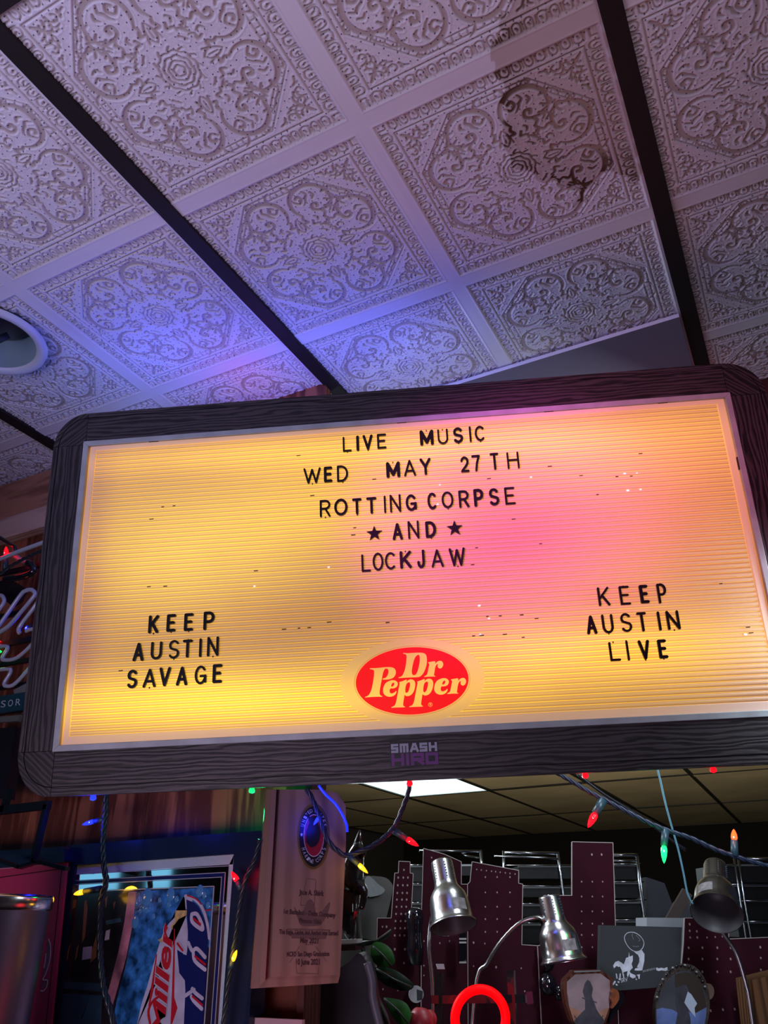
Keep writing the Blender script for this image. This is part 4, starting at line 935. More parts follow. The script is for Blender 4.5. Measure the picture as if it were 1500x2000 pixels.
for k, (x, y, r_) in enumerate([(287, 1752, 13), (333, 1747, 10), (390, 1740, 9), (264, 1801, 9), (281, 1775, 5), (274, 1780, 4), (287, 1777, 5), (312, 1758, 4), (399, 1748, 5), (406, 1768, 5), (330, 1766, 5), (268, 1765, 4), (345, 1756, 5), (300, 1790, 4)]):
    P = PG.p(x, y, .002); r3 = pxr(r_, P)
    b_ = MB(); b_.lathe([(r3 * 1.0, 0), (r3 * .8, r3 * .10), (r3 * .4, r3 * .16), (0, r3 * .18)], Matrix(((1, 0, 0, P[0]), (0, 0, -1, P[1]), (0, 1.25, 0, P[2]), (0, 0, 0, 1))), 14)
    o = b_.build('water_drop', M_DROP, base=tuple((mir.matrix_world.translation - EYE) / S)); o.location = (0, 0, 0); o.parent = pic; o.matrix_parent_inverse = Matrix.Identity(4)

# ------------------------------------------------------------------ red advertising panel beside it
PR = PL(0, 3.03)
M_REDF = mat('raspberry_sheet', (.42, .030, .095), .30, bump=.05); M_BLKL = mat('black_line', (.02, .006, .012), .5); M_WHL = mat('white_outline_print', (.62, .62, .68), .4); M_GREYP = mat('grey_fill_print', (.20, .12, .15), .4)
red = thing('advertising_panel', 'raspberry red advertising panel in a navy frame, left of the beer mirror', 'sign', PR.p(-60, 2070))
b_ = MB(); pxpoly(b_, [(-190, 1712), (131, 1683), (92, 2070), (-260, 2070)], PR, 0, .012); b_.build('face', M_REDF, parent=red)
b_ = MB(); pxpoly(b_, [(-190, 1674), (124, 1653), (126, 1684), (-190, 1712)], PL(0, 3.0), 0, .10); b_.build('frame_rail', M_NAVYF, parent=red, bevel=.012)
b_ = MB(); pxpoly(b_, [(-190, 1712), (131, 1683), (131, 1685), (-190, 1715)], PR, .0012, .001); b_.build('edge_line', M_WHL, parent=red)
for P in ([(-100, 1724), (0, 1714), (118, 1697)], [(121, 1697), (84, 2060)]):
    b_ = MB(); pstroke(b_, P, 1.5, PR, .0008, .0006, round_=False); b_.build('printed_line', M_BLKL, parent=red)
b_ = MB(); pxpoly(b_, sm([(94, 1835), (99, 1850), (97, 1875), (90, 1900), (84, 1912), (86, 1895), (89, 1860)], 3), PR, .0010, .0004); b_.build('logo_fill', M_GREYP, parent=red)
for P in ([(95, 1834), (99, 1850), (97, 1878), (89, 1903), (84, 1912), (87, 1914), (93, 1915), (91, 1928), (85, 1935), (80, 1935)], [(90, 1863), (88, 1880), (86, 1890)]):
    b_ = MB(); pstroke(b_, sm(P, 5), 2.2, PR, .0016, .0006); b_.build('logo_outline', M_WHL, parent=red)
b_ = MB(); pxpoly(b_, [(83, 1919), (90, 1917), (89, 1927), (82, 1931)], PR, .0010, .0004); b_.build('logo_fill', M_GREYP, parent=red)

# metal bucket hanging in the near left corner
P0 = at_y(-35, 1760, 2.35); P1 = at_y(105, 1765, 2.35); rb = float(P1[0] - P0[0]) * .66; zt_ = float(at_y(105, 1752, 2.35)[2])
bucket = thing('metal_bucket', 'dark metal bucket with a shiny rim in the lower left corner', 'bucket', (P0[0], 2.35, zt_ - 1.25))
T_ = Matrix.Translation((P0[0], 2.35, zt_))
M_BUCK = mat('dull_dark_metal', (.13, .10, .16), .34, .85, bump=.15, bscale=40); M_RIM = mat('shiny_rim', (.55, .58, .62), .18, 1.0)
MB().lathe([(rb * .985, -.03), (rb * .97, -.3), (rb * .93, -.8), (rb * .90, -1.25), (0, -1.25)], T_, 56).build('bucket_body', M_BUCK, parent=bucket)
MB().lathe([(rb * .96, .0), (rb, .012), (rb * 1.015, 0), (rb * 1.01, -.034), (rb * .985, -.042)], T_, 56).build('rim', M_RIM, parent=bucket)
MB().lathe([(rb * .95, .0), (rb * .90, -.4), (0, -.4)], T_, 40).build('inner_lining', M_BUCK, parent=bucket)

# black metal bracket in front of the panelling
M_IRON = mat('black_painted_iron', (.010, .013, .020), .35, .4)
PB = PL(0, 2.85)
br = thing('wall_bracket', 'black iron bracket under the left end of the lit sign', 'bracket', PB.p(60, 1700))
for a_, c_, wd_ in (((-60, 1590), (96, 1572), 15), ((92, 1572), (66, 1682), 9), ((66, 1680), (132, 1697), 7), ((-40, 1668), (40, 1694), 6), ((38, 1694), (72, 1684), 6), ((20, 1540), (6, 1586), 10)):
    P, Q = PB.p(*a_), PB.p(*c_); wf = pxr(wd_, P); b_ = MB(); b_.bar(P, Q, .03, wf, up=(0, 0, 1) if abs(a_[0] - c_[0]) > 30 else (1, 0, 0)); b_.build('bar', M_IRON, parent=br)
P = PB.p(60, 1590)
# ------------------------------------------------------------------ unlit neon sign at the left
PN = PL(0, 2.92)
M_TUBE = mat('unlit_white_neon_tube', (.42, .47, .56), .16, coat=.6); M_BT = mat('black_coated_tube', (.010, .010, .014), .12, coat=.5); M_TEALP = mat('dark_teal_plate', (.012, .055, .075), .3); M_PALE = mat('pale_letter_print', (.40, .48, .55), .4)
neon = thing('neon_sign', 'unlit white neon tube sign on black bars, left of the lit sign', 'neon sign', PN.p(10, 1420))
def tub(P, r, m_, name='glass_tube', off=0, par=neon, pl=PN, seg=10):
    q = [pl.p(x, y, off) for x, y in sm(P, 6)]; b_ = MB(); b_.tube(q, pxr(r, q[0]), seg); return b_.build(name, m_, parent=par)
tub([(-60, 1113), (0, 1092), (40, 1076), (92, 1057)], 4.3, M_TUBE, off=.10)
tub([(-20, 1245), (0, 1219), (39, 1164), (50, 1154), (61, 1152), (68, 1158), (64, 1168), (26, 1213), (10, 1228), (-20, 1246)], 4.2, M_TUBE, off=.04)
tub([(84, 1160), (66, 1187), (41, 1220), (36, 1231), (39, 1237)], 4.0, M_TUBE, off=.04)
tub([(-20, 1170), (0, 1163), (7, 1168), (7, 1178), (-8, 1198)], 4.0, M_TUBE, off=.04)
tub([(51, 1233), (58, 1230), (84, 1224)], 3.8, M_TUBE, off=.05)
tub([(-30, 1264), (8, 1262), (15, 1267), (6, 1283), (8, 1289), (36, 1283), (78, 1243)], 3.7, M_TUBE, off=.04)
tub([(-30, 1312), (14, 1307), (21, 1312), (9, 1333), (12, 1340), (31, 1334), (72, 1288)], 3.7, M_TUBE, off=.04)
tub([(-20, 1040), (0, 1050), (24, 1065), (29, 1069), (28, 1078)], 3.6, M_BT, 'coated_tube', off=.06)
tub([(10, 1131), (40, 1127), (60, 1120), (66, 1112), (62, 1103), (54, 1099)], 6.5, M_BT, 'coated_tube', off=.05)
tub([(28, 1085), (44, 1095), (56, 1100)], 5.0, mat('pink_tube_end', (.55, .22, .25), .3), 'tube_end', off=.03)  # tube end in a plain pink colour
for a_, c_, h in (((-40, 1130), (88, 1102), 9), ((-40, 1215), (40, 1196), 9), ((-40, 1268), (74, 1246), 10), ((-40, 1306), (64, 1288), 8), ((-40, 1352), (56, 1335), 7), ((-40, 1400), (50, 1384), 9)):
    P, Q = PN.p(*a_, -.03), PN.p(*c_, -.03); b_ = MB(); b_.bar(P, Q, .02, pxr(h, P)); b_.build('mount_bar', M_IRON, parent=neon)
b_ = MB(); pxpoly(b_, [(-10, 1140), (15, 1128), (48, 1148), (38, 1172), (22, 1182), (0, 1166)], PN, -.05, .03); b_.build('transformer_box', M_BT, parent=neon)
b_ = MB(); pxpoly(b_, [(-50, 1367), (49, 1352), (42, 1386), (-50, 1399)], PN, .02, .02); pl_ = b_.build('name_plate', M_TEALP, parent=neon, label='dark teal plate with pale letters')
for ch, x in (('S', 1), ('O', 15), ('R', 30)):
    o = text_px('printed_letter', ch, (x, 1382 - x * .13), (x + 9.5, 1381 - x * .13), 13, PN, M_PALE, neon, .022, up=(.12, -1)); 
b_ = MB(); pxpoly(b_, [(26, 1348), (52, 1334), (50, 1352), (28, 1356)], PN, .0, .02); b_.build('grey_clip', mat('grey_clip', (.16, .18, .18), .5), parent=neon)
b_ = MB(); pxpoly(b_, [(-50, 1404), (40, 1396), (34, 1408), (-50, 1414)], PN, .0, .02); b_.build('lower_strip', mat('grey_strip', (.11, .13, .12), .5), parent=neon)
b_ = MB(); pxpoly(b_, [(-50, 1425), (30, 1420), (10, 1560), (-80, 1560)], PN, -.04, .06); tag(b_.build('junction_box', M_BT, base=PN.p(-20, 1560)), 'black box below the unlit neon sign', 'box')

# ------------------------------------------------------------------ WOODEN PLAQUE at the end of the wall
PQ = PL(38, 3.66)
M_MAPLE = wood('pale_maple', (.15, .088, .068), (.20, .12, .095), axis='Z', scale=.9, rough=.4, stretch=16, dist=2, bump=.05)
M_INK = mat('dark_burnt_ink', (.040, .010, .014), .7); M_INK2 = mat('faint_burnt_mark', (.085, .040, .038), .7); M_SEALB = mat('seal_black', (.010, .009, .012), .25); M_SEALR = mat('seal_red', (.20, .012, .022), .2, coat=.6); M_SEALG = mat('seal_gold', (.16, .10, .03), .35, .6)
plq = thing('award_plaque', 'pale wooden award plaque with round seal and engraved words', 'plaque', PQ.p(590, 1930))
b_ = MB(); pxpoly(b_, [(546, 1542), (628, 1542), (658, 1548), (675, 1572), (676, 1640), (664, 1904), (527, 1908)], PQ, 0, .06); b_.build('board', M_MAPLE, parent=plq)
for P, o_ in (([(520, 1542), (530, 1542), (506, 1925), (490, 1931)], .0), ([(530, 1542), (540, 1542), (518, 1916), (506, 1925)], .020), ([(540, 1542), (546, 1542), (527, 1908), (518, 1916)], -.012)):
    b_ = MB(); pxpoly(b_, P, PQ, o_, .07); b_.build('edge_moulding', M_MAPLE, parent=plq, bevel=.006)
b_ = MB(); pxpoly(b_, [(527, 1908), (664, 1904), (660, 1920), (490, 1931)], PQ, -.01, .06); b_.build('bottom_moulding', M_MAPLE, parent=plq, bevel=.008)
def ellpx(cx, cy, rx, ry, n=40): return [(cx + rx * math.cos(2 * math.pi * i / n), cy + ry * math.sin(2 * math.pi * i / n)) for i in range(n)]
for P, m_, o_, nm in ((ellpx(612, 1634, 31, 64), M_SEALG, .006, 'seal_rim'), (ellpx(612, 1634, 27.5, 59), M_SEALB, .008, 'seal_ring'), (ellpx(613, 1632, 20, 41.5), M_SILV, .009, 'seal_inner_line'), (ellpx(613, 1632, 19, 40), M_SEALR, .010, 'seal_field')):
    b_ = MB(); pxpoly(b_, P, PQ, o_, .004); b_.build(nm, m_, parent=plq)
b_ = MB(); pxpoly(b_, sm([(598, 1625), (604, 1608), (612, 1600), (622, 1612), (625, 1630), (620, 1648), (608, 1655), (598, 1645)], 3), PQ, .016, .006); b_.build('seal_emblem', M_SEALB, parent=plq, bevel=.003)
b_ = MB(); pxpoly(b_, [(600, 1590), (606, 1596), (614, 1594), (626, 1590), (620, 1606), (604, 1606)], PQ, .013, .003); b_.build('seal_emblem', M_SEALB, parent=plq)
def ring_text(txt, a0, a1, inside, rx=23.5, ry=50):
    for i, ch in enumerate(txt):
        if ch == ' ': continue
        a = math.radians(a0 + (a1 - a0) * i / (len(txt) - 1)); cx, cy = 612.5 + rx * math.cos(a), 1633 + ry * math.sin(a)
        tx, ty = -math.sin(a) * rx, math.cos(a) * ry; L_ = math.hypot(tx, ty); tx, ty = tx / L_, ty / L_
        if inside: tx, ty = -tx, -ty
        ux, uy = ty, -tx
        text_px('seal_letter', ch, (cx - tx * 2.2 - ux * 3.2, cy - ty * 2.2 - uy * 3.2), (cx + tx * 2.2 - ux * 3.2, cy + ty * 2.2 - uy * 3.2), 7, PQ, M_SILV, plq, .0086)
ring_text('UNITED STATES', 205, 335, False); ring_text('MARINE CORPS', 150, 30, True)
for x in (589, 637):
    b_ = MB(); pxpoly(b_, [(x + (3.2 if k % 2 == 0 else 1.4) * math.sin(math.pi * k / 5), 1630 + (x - 589) * .14 - (4.6 if k % 2 == 0 else 2) * math.cos(math.pi * k / 5)) for k in range(10)], PQ, .0086, .0004); b_.build('seal_star', M_SILV, parent=plq)
for P in ([(599, 1716), (617, 1718), (614, 1770), (600, 1768), (587, 1768), (589, 1748), (594, 1740), (599, 1716)], [(600, 1845), (612, 1845)], [(578, 1886), (580, 1901), (622, 1902), (622, 1890)], [(562, 1814), (645, 1816)], [(562, 1816), (645, 1818)],
          [(566, 1880), (585, 1848)], [(616, 1848), (638, 1878)]):
    b_ = MB(); pstroke(b_, P, 1.0, PQ, .0006, .0004, round_=False); b_.build('engraved_line', M_INK2, parent=plq)
b_ = MB(); pxpoly(b_, sm([(600, 1760), (607, 1756), (614, 1766), (620, 1790), (636, 1770), (645, 1762), (640, 1785), (630, 1802), (622, 1808), (590, 1808), (582, 1795), (574, 1770), (585, 1785), (594, 1775)], 3), PQ, .0006, .0003); b_.build('engraved_figure', M_INK2, parent=plq)
b_ = MB(); pxpoly(b_, [(566, 1822), (640, 1823), (636, 1834), (570, 1833)], PQ, .0004, .0002); b_.build('engraved_band', M_INK2, parent=plq)
SERIF = [('Jace A. Shirk', (584, 1747), (632, 1750), 10), ('1st Battalion - Delta Company', (554, 1784), (655, 1792), 9), ('Platoon 1066', (584, 1802), (627, 1805), 9), ('This Eagle, Globe, and Anchor was Earned', (545, 1824), (660, 1827), 9),
         ('May 2021', (586, 1841), (621, 1843), 10), ('MCRD San Diego Graduation', (560, 1868), (643, 1867), 9), ('10 June 2021', (578, 1884), (624, 1884), 11)]
for t, a_, c_, h in SERIF:
    text_px('engraved_words', t, a_, c_, h, PQ, M_INK, plq, .0010, bold=.035)
    text_px('engraved_words', t, (a_[0] + .5, a_[1]), (c_[0] + .5, c_[1]), h, PQ, M_INK, plq, .0010)

# ------------------------------------------------------------------ KITCHEN SIDE: pegboards, rack, lamps, pictures
KP = PL(31, 6.40)
cn = MB().hexa([(-7.5, 3.9, -1.12), (-.4, 3.9, -1.12), (2.6, 7.5, -1.12), (-5.2, 8.6, -1.12)], [(-7.5, 3.9, -1.0), (-.4, 3.9, -1.0), (2.6, 7.5, -1.0), (-5.2, 8.6, -1.0)])
ct = thing('kitchen_counter', 'dark counter under the pegboards and lamps, below the picture edge', 'counter', (-3, 6, -5.577))
cn.build('worktop', mat('dark_counter_top', (.03, .025, .025), .4), parent=ct)
MB().box((-4.6, 5.0, -5.577), (-.6, 6.4, -1.12)).build('cabinet', mat('dark_counter_body', (.04, .03, .028), .6), parent=ct)
M_PEG = mat('maroon_pegboard_paint', (.032, .0045, .011), .85, spec=.12, var=.15, vscale=12, bump=.12, bscale=60); M_PEGE = mat('raw_pegboard_edge', (.34, .31, .30), .7); M_HOLE = mat('peg_hole_showing_light', (.30, .23, .24), .7)
def pegboard(P, label, holes, k=6.40, edge=1.3):
    pl = PL(31, k); ys = [p[1] for p in P]; xs = [p[0] for p in P]
    t = thing('pegboard', label, 'pegboard', pl.p(sum(xs) / len(xs), max(ys)), 'maroon pegboards cut like a skyline')
    b_ = MB(); pxpoly(b_, P, pl, 0, .02, 0, 1); b_.build('board', [M_PEG, M_PEGE], parent=t)
    for a_, c_ in zip(P, P[1:] + P[:1]):
        if a_[1] > 1990 and c_[1] > 1990: continue
        if abs(a_[0] - c_[0]) < 1.5 and edge < 1: continue
        b_ = MB(); pstroke(b_, [a_, c_], edge, pl, .0005, .002, round_=False); b_.build('raw_edge', M_PEGE, parent=t)
    b_ = MB()
    for x, y, r_ in holes:
        q = pl.p(x, y, .0006); rr_ = pxr(r_, q); b_.poly([q + pl.e * rr_ * math.cos(a) + np.array([0, 0, 1.25 * rr_ * math.sin(a)]) for a in [math.pi / 4 * k_ for k_ in range(8)]], -pl.n, .0004)
    if holes: b_.build('peg_holes', M_HOLE, parent=t, kind='stuff')
    return t
hA = [(789, 1699, 1.6)] + [(x + (1710 - y) * .06, y, 1.7) for y in (1714, 1729, 1744, 1757, 1771, 1785, 1799, 1813, 1827) for x in (778, 788, 797)] + [(747, 1810, 1.5), (755, 1810, 1.9), (771, 1854, 2.0), (791, 1854, 2.0), (789, 1881, 1.8), (748, 1932, 1.5), (777, 1934, 1.5)]
pegboard([(737, 1793), (764, 1793), (771, 1705), (778, 1705), (779, 1682), (801, 1683), (801, 1705), (807, 1706), (803, 1790), (823, 1790), (820, 2060), (730, 2060)], 'narrow stepped maroon pegboard with three columns of pale holes', hA)
hB = [(843, 1675, 1.4), (828, 1838, 1.3), (859, 1842, 1.3), (828, 1886, 1.3), (828, 1905, 1.2), (878, 1838, 1.2)]
pegboard([(823, 1790), (827, 1657), (867, 1668), (901, 1683), (901, 1727), (913, 1727), (911, 2060), (820, 2060)], 'maroon pegboard with a slanted top behind the left desk lamp', hB, 6.38)
hC = [(x, y, 1.4) for y in (1713, 1743, 1771, 1795, 1820) for x in (948, 971, 996)] + [(x, 1698 + (x - 930) * .12, 1.2) for x in (931, 940, 950, 960, 968, 977, 987, 996, 1006)] + [(925, 1841, 1.8), (947, 1843, 1.4), (925, 1887, 1.2), (969, 1889, 1.8), (1018, 1891, 1.3), (1025, 1936, 1.4)]
pegboard([(913, 1727), (918, 1722), (922, 1683), (1013, 1700), (1013, 1725), (1021, 1727), (1019, 1845), (1050, 1847), (1058, 2060), (911, 2060)], 'wide maroon pegboard with a sloping top in the middle', hC, 6.42)
hD = [(x, y, 1.4) for y in (1722, 1751, 1780, 1804, 1826, 1850) for x in (1136, 1157, 1177)] + [(1156, 1669, 1.8), (1175, 1669, 1.8), (1100, 1912, 1.3), (1098, 1862, 1.2), (1110, 1872, 1.2)]
pegboard([(1050, 1847), (1062, 1845), (1062, 1749), (1117, 1749), (1117, 1644), (1197, 1646), (1202, 1812), (1203, 2060), (1058, 2060)], 'tall maroon pegboard tower behind the right-leaning lamp', hD, 6.36)
hE = [(x, y, 1.9) for y in (1851, 1873, 1898) for x in (1345, 1372, 1401, 1427)] + [(1347, 1805, 1.9), (1347, 1818, 1.8), (1361, 1819, 1.8), (1348, 1831, 1.6), (1362, 1831, 1.9), (1381, 1831, 1.5), (1397, 1830, 1.4), (1411, 1829, 1.4), (1485, 1850, 2), (1486, 1871, 1.7), (1486, 1894, 1.7), (1388, 1974, 2), (1412, 1972, 2), (1435, 1971, 2), (1459, 1968, 2)]
pegboard([(1203, 1915), (1330, 1900), (1335, 1845), (1337, 1793), (1352, 1793), (1423, 1800), (1423, 1834), (1560, 1828), (1580, 2060), (1203, 2060)], 'large maroon pegboard at the right under the third lamp', hE, 6.40)
# white round cut-out and pale disc
for x, y, rx_, ry_, nm, lab, col in ((813, 1942, 14.5, 17, 'round_cutout', 'round white cut-out in the pegboard beside the green leaves', (.30, .31, .34)), (1384, 1937, 11, 16, 'wooden_disc', 'pale wooden disc at the right edge of the oval picture', (.22, .14, .11))):
    b_ = MB(); pl = PL(31, 6.33); pxpoly(b_, ellpx(x, y, rx_, ry_, 28), pl, 0, .02); t = thing(nm, lab, 'disc', pl.p(x, y + ry_)); b_.build('disc', mat(nm, col, .6), parent=t)
    if nm == 'round_cutout':
        b_ = MB(); pxpoly(b_, [(814, 1932), (826, 1936), (825, 1952), (815, 1954)], pl, .003, .003); b_.build('dark_slot', M_DARK, parent=t)
# chrome wire racks with black pans, farther back
RK = PL(31, 8.2)
M_CHROME = mat('chrome_wire', (.50, .54, .58), .22, 1.0); M_PAN = mat('black_pan', (.008, .008, .010), .5, spec=.3, bump=.3, bscale=40); M_PANE = mat('worn_pan_rim', (.20, .21, .22), .4, .5)
def rack(label, rods, pans):
    xs = [p[0] for r_ in rods for p in r_[0]]; ys = [p[1] for r_ in rods for p in r_[0]]
    t = thing('wire_rack', label, 'rack', RK.p(sum(xs) / len(xs), max(ys)), 'chrome wire racks behind the pegboards')
    for P, r_, off in rods:
        b_ = MB(); q = [RK.p(x, y, off) for x, y in P]; b_.tube(q, pxr(r_, q[0]), 8); b_.build('rod', M_CHROME, parent=t)
    for (x0, y0, x1, y1), lab in pans:
        p = thing('black_pan', lab, 'pan', RK.p((x0 + x1) / 2, y1, -.1), 'black pans stacked in the wire racks')
        b_ = MB(); a_, b2, c_, d_ = RK.p(x0, y0, -.05), RK.p(x1, y0, -.05), RK.p(x1 - 4, y1, -.05), RK.p(x0 + 4, y1, -.05)
        nn = Vector(RK.n) * .5; lo = [Vector(v) for v in (a_, b2, c_, d_)]; b_.hexa([v + nn for v in lo], lo); b_.build('pan_body', M_PAN, parent=p)
        b_ = MB(); b_.bar(lo[0], lo[1], .02, .016); b_.build('rim', M_PANE, parent=p)
rack('short chrome wire rack behind the left desk lamp', [([(819, 1661), (940, 1663)], 2.2, 0), ([(939, 1660), (942, 1700), (952, 2060)], 2.8, 0), ([(936, 1676), (908, 1671), (903, 1667), (912, 1664)], 1.8, -.02), ([(800, 1689), (830, 1690)], 1.2, 0), ([(800, 1726), (830, 1726)], 1.2, 0), ([(800, 1763), (830, 1763)], 1.2, 0)],
     [((802, 1692, 834, 1722), 'topmost black pan in the gap left of the slanted pegboard'), ((802, 1728, 830, 1760), 'middle black pan in the gap left of the slanted pegboard'), ((800, 1765, 830, 1792), 'lowest black pan in the gap left of the slanted pegboard'), ((898, 1690, 926, 1710), 'black pan seen between the first lamp and the middle pegboard')])
rack('chrome wire rack in the middle, above the second lamp', [([(984, 1662), (984, 1700), (986, 2060)], 2.8, 0), ([(985, 1665), (1090, 1667)], 2.8, 0), ([(966, 1672), (1064, 1675), (1090, 1678)], 1.8, .02), ([(1089, 1664), (1096, 1710), (1102, 1760), (1112, 2060)], 2.8, 0), ([(985, 1690), (1120, 1690)], 1.2, 0), ([(1010, 1730), (1120, 1731)], 1.2, 0), ([(1017, 1765), (1060, 1765)], 1.2, 0), ([(1017, 1802), (1055, 1803)], 1.3, 0)],
     [((1012, 1692, 1118, 1716), 'uppermost black pan in the middle rack'), ((1016, 1733, 1118, 1752), 'black pan just above the second lamp top'), ((1018, 1768, 1060, 1790), 'black pan left of the second lamp neck'), ((1018, 1806, 1056, 1843), 'lowest black pan left of the second lamp')])
rack('chrome wire rack right of the tall pegboard tower', [([(1195, 1670), (1243, 1670)], 3.0, 0), ([(1195, 1681), (1246, 1682)], 2.0, 0), ([(1243, 1667), (1249, 1730), (1262, 1815), (1272, 2060)], 2.2, 0), ([(1246, 1672), (1254, 1740), (1266, 1815)], 1.4, .03), ([(1197, 1688), (1252, 1687)], 1.3, 0), ([(1197, 1722), (1257, 1722)], 1.5, 0), ([(1199, 1760), (1262, 1757)], 1.5, 0), ([(1200, 1797), (1264, 1796)], 1.5, 0)],
     [((1198, 1690, 1248, 1718), 'topmost black pan right of the pegboard tower'), ((1199, 1725, 1252, 1754), 'second black pan right of the pegboard tower'), ((1200, 1763, 1258, 1793), 'third black pan right of the pegboard tower'), ((1200, 1800, 1262, 1812), 'lowest black pan right of the pegboard tower')])
rack('chrome wire rack at the right edge behind the third lamp', [([(1434, 1676), (1445, 1750), (1457, 1834), (1478, 2060)], 2.2, 0), ([(1442, 1676), (1453, 1750), (1467, 1834), (1490, 2060)], 2.2, 0), ([(1460, 1677), (1540, 1678)], 2.6, 0), ([(1395, 1692), (1436, 1689)], 1.6, 0), ([(1400, 1727), (1520, 1728)], 1.4, 0), ([(1443, 1760), (1520, 1757)], 1.4, 0), ([(1455, 1800), (1520, 1799)], 1.4, 0)],
     [((1400, 1690, 1520, 1724), 'topmost black pan at the right edge'), ((1410, 1730, 1520, 1756), 'second black pan at the right edge'), ((1440, 1760, 1520, 1796), 'third black pan at the right edge'), ((1440, 1802, 1520, 1830), 'lowest black pan at the right edge')])
# pale cartons between the racks
M_CART = mat('grey_carton', (.075, .08, .10), .8); M_CART2 = mat('white_carton', (.30, .32, .36), .8)
for P, m_, k, lab in (([(1262, 1713), (1298, 1725), (1322, 1790), (1322, 2060), (1266, 2060)], M_CART, 8.6, 'grey folded carton standing between the wire racks'), ([(1336, 1760), (1350, 1758), (1348, 2060), (1330, 2060), (1320, 1792)], M_CART, 7.8, 'small grey carton flap beside the third lamp'),
                      ([(1263, 1792), (1338, 1793), (1336, 2060), (1263, 2060)], M_CART2, 6.9, 'open white box behind the black canvas')):
    b_ = MB(); pl = PL(31, k); pxpoly(b_, P, pl, 0, .25); tag(b_.build('carton', m_, base=pl.p(sum(p[0] for p in P) / len(P), max(p[1] for p in P))), lab, 'box')
b_ = MB(); P, Q = PL(31, 7.6).p(1170, 2040), PL(31, 7.6).p(1342, 1742); b_.bar(P, Q, .04, .09); tag(b_.build('leaning_plank', mat('dull_slat', (.07, .05, .045), .7)), 'brown plank leaning between the cartons', 'plank')
# stainless hood / far equipment at the left of the opening
HD = PL(31, 10.5, -5.577)
M_HOOD = mat('greasy_steel_hood', (.06, .058, .055), .34, .6, bump=.2, bscale=6)
hood = thing('range_hood', 'grey steel hood beyond the opening, left of the pegboards', 'hood', HD.p(720, 1835))
b_ = MB(); pxpoly(b_, sm([(640, 1720), (690, 1712), (745, 1712), (764, 1724), (766, 1745), (745, 1830)], 3)[:-1] + [(742, 1850), (738, 2060), (640, 2060)], HD, 0, .8); b_.build('hood_body', M_HOOD, parent=hood, bevel=.05)
b_ = MB(); pxpoly(b_, sm([(702, 1742), (716, 1712), (728, 1716), (738, 1726), (752, 1738), (742, 1748), (722, 1752)], 3), HD, .12, .12); b_.build('hood_highlight', mat('pale_highlight', (.22, .24, .25), .15, spec=.8, bump=1.0, bscale=30), parent=hood, bevel=.04)  # pale piece standing in for the highlight on the steel

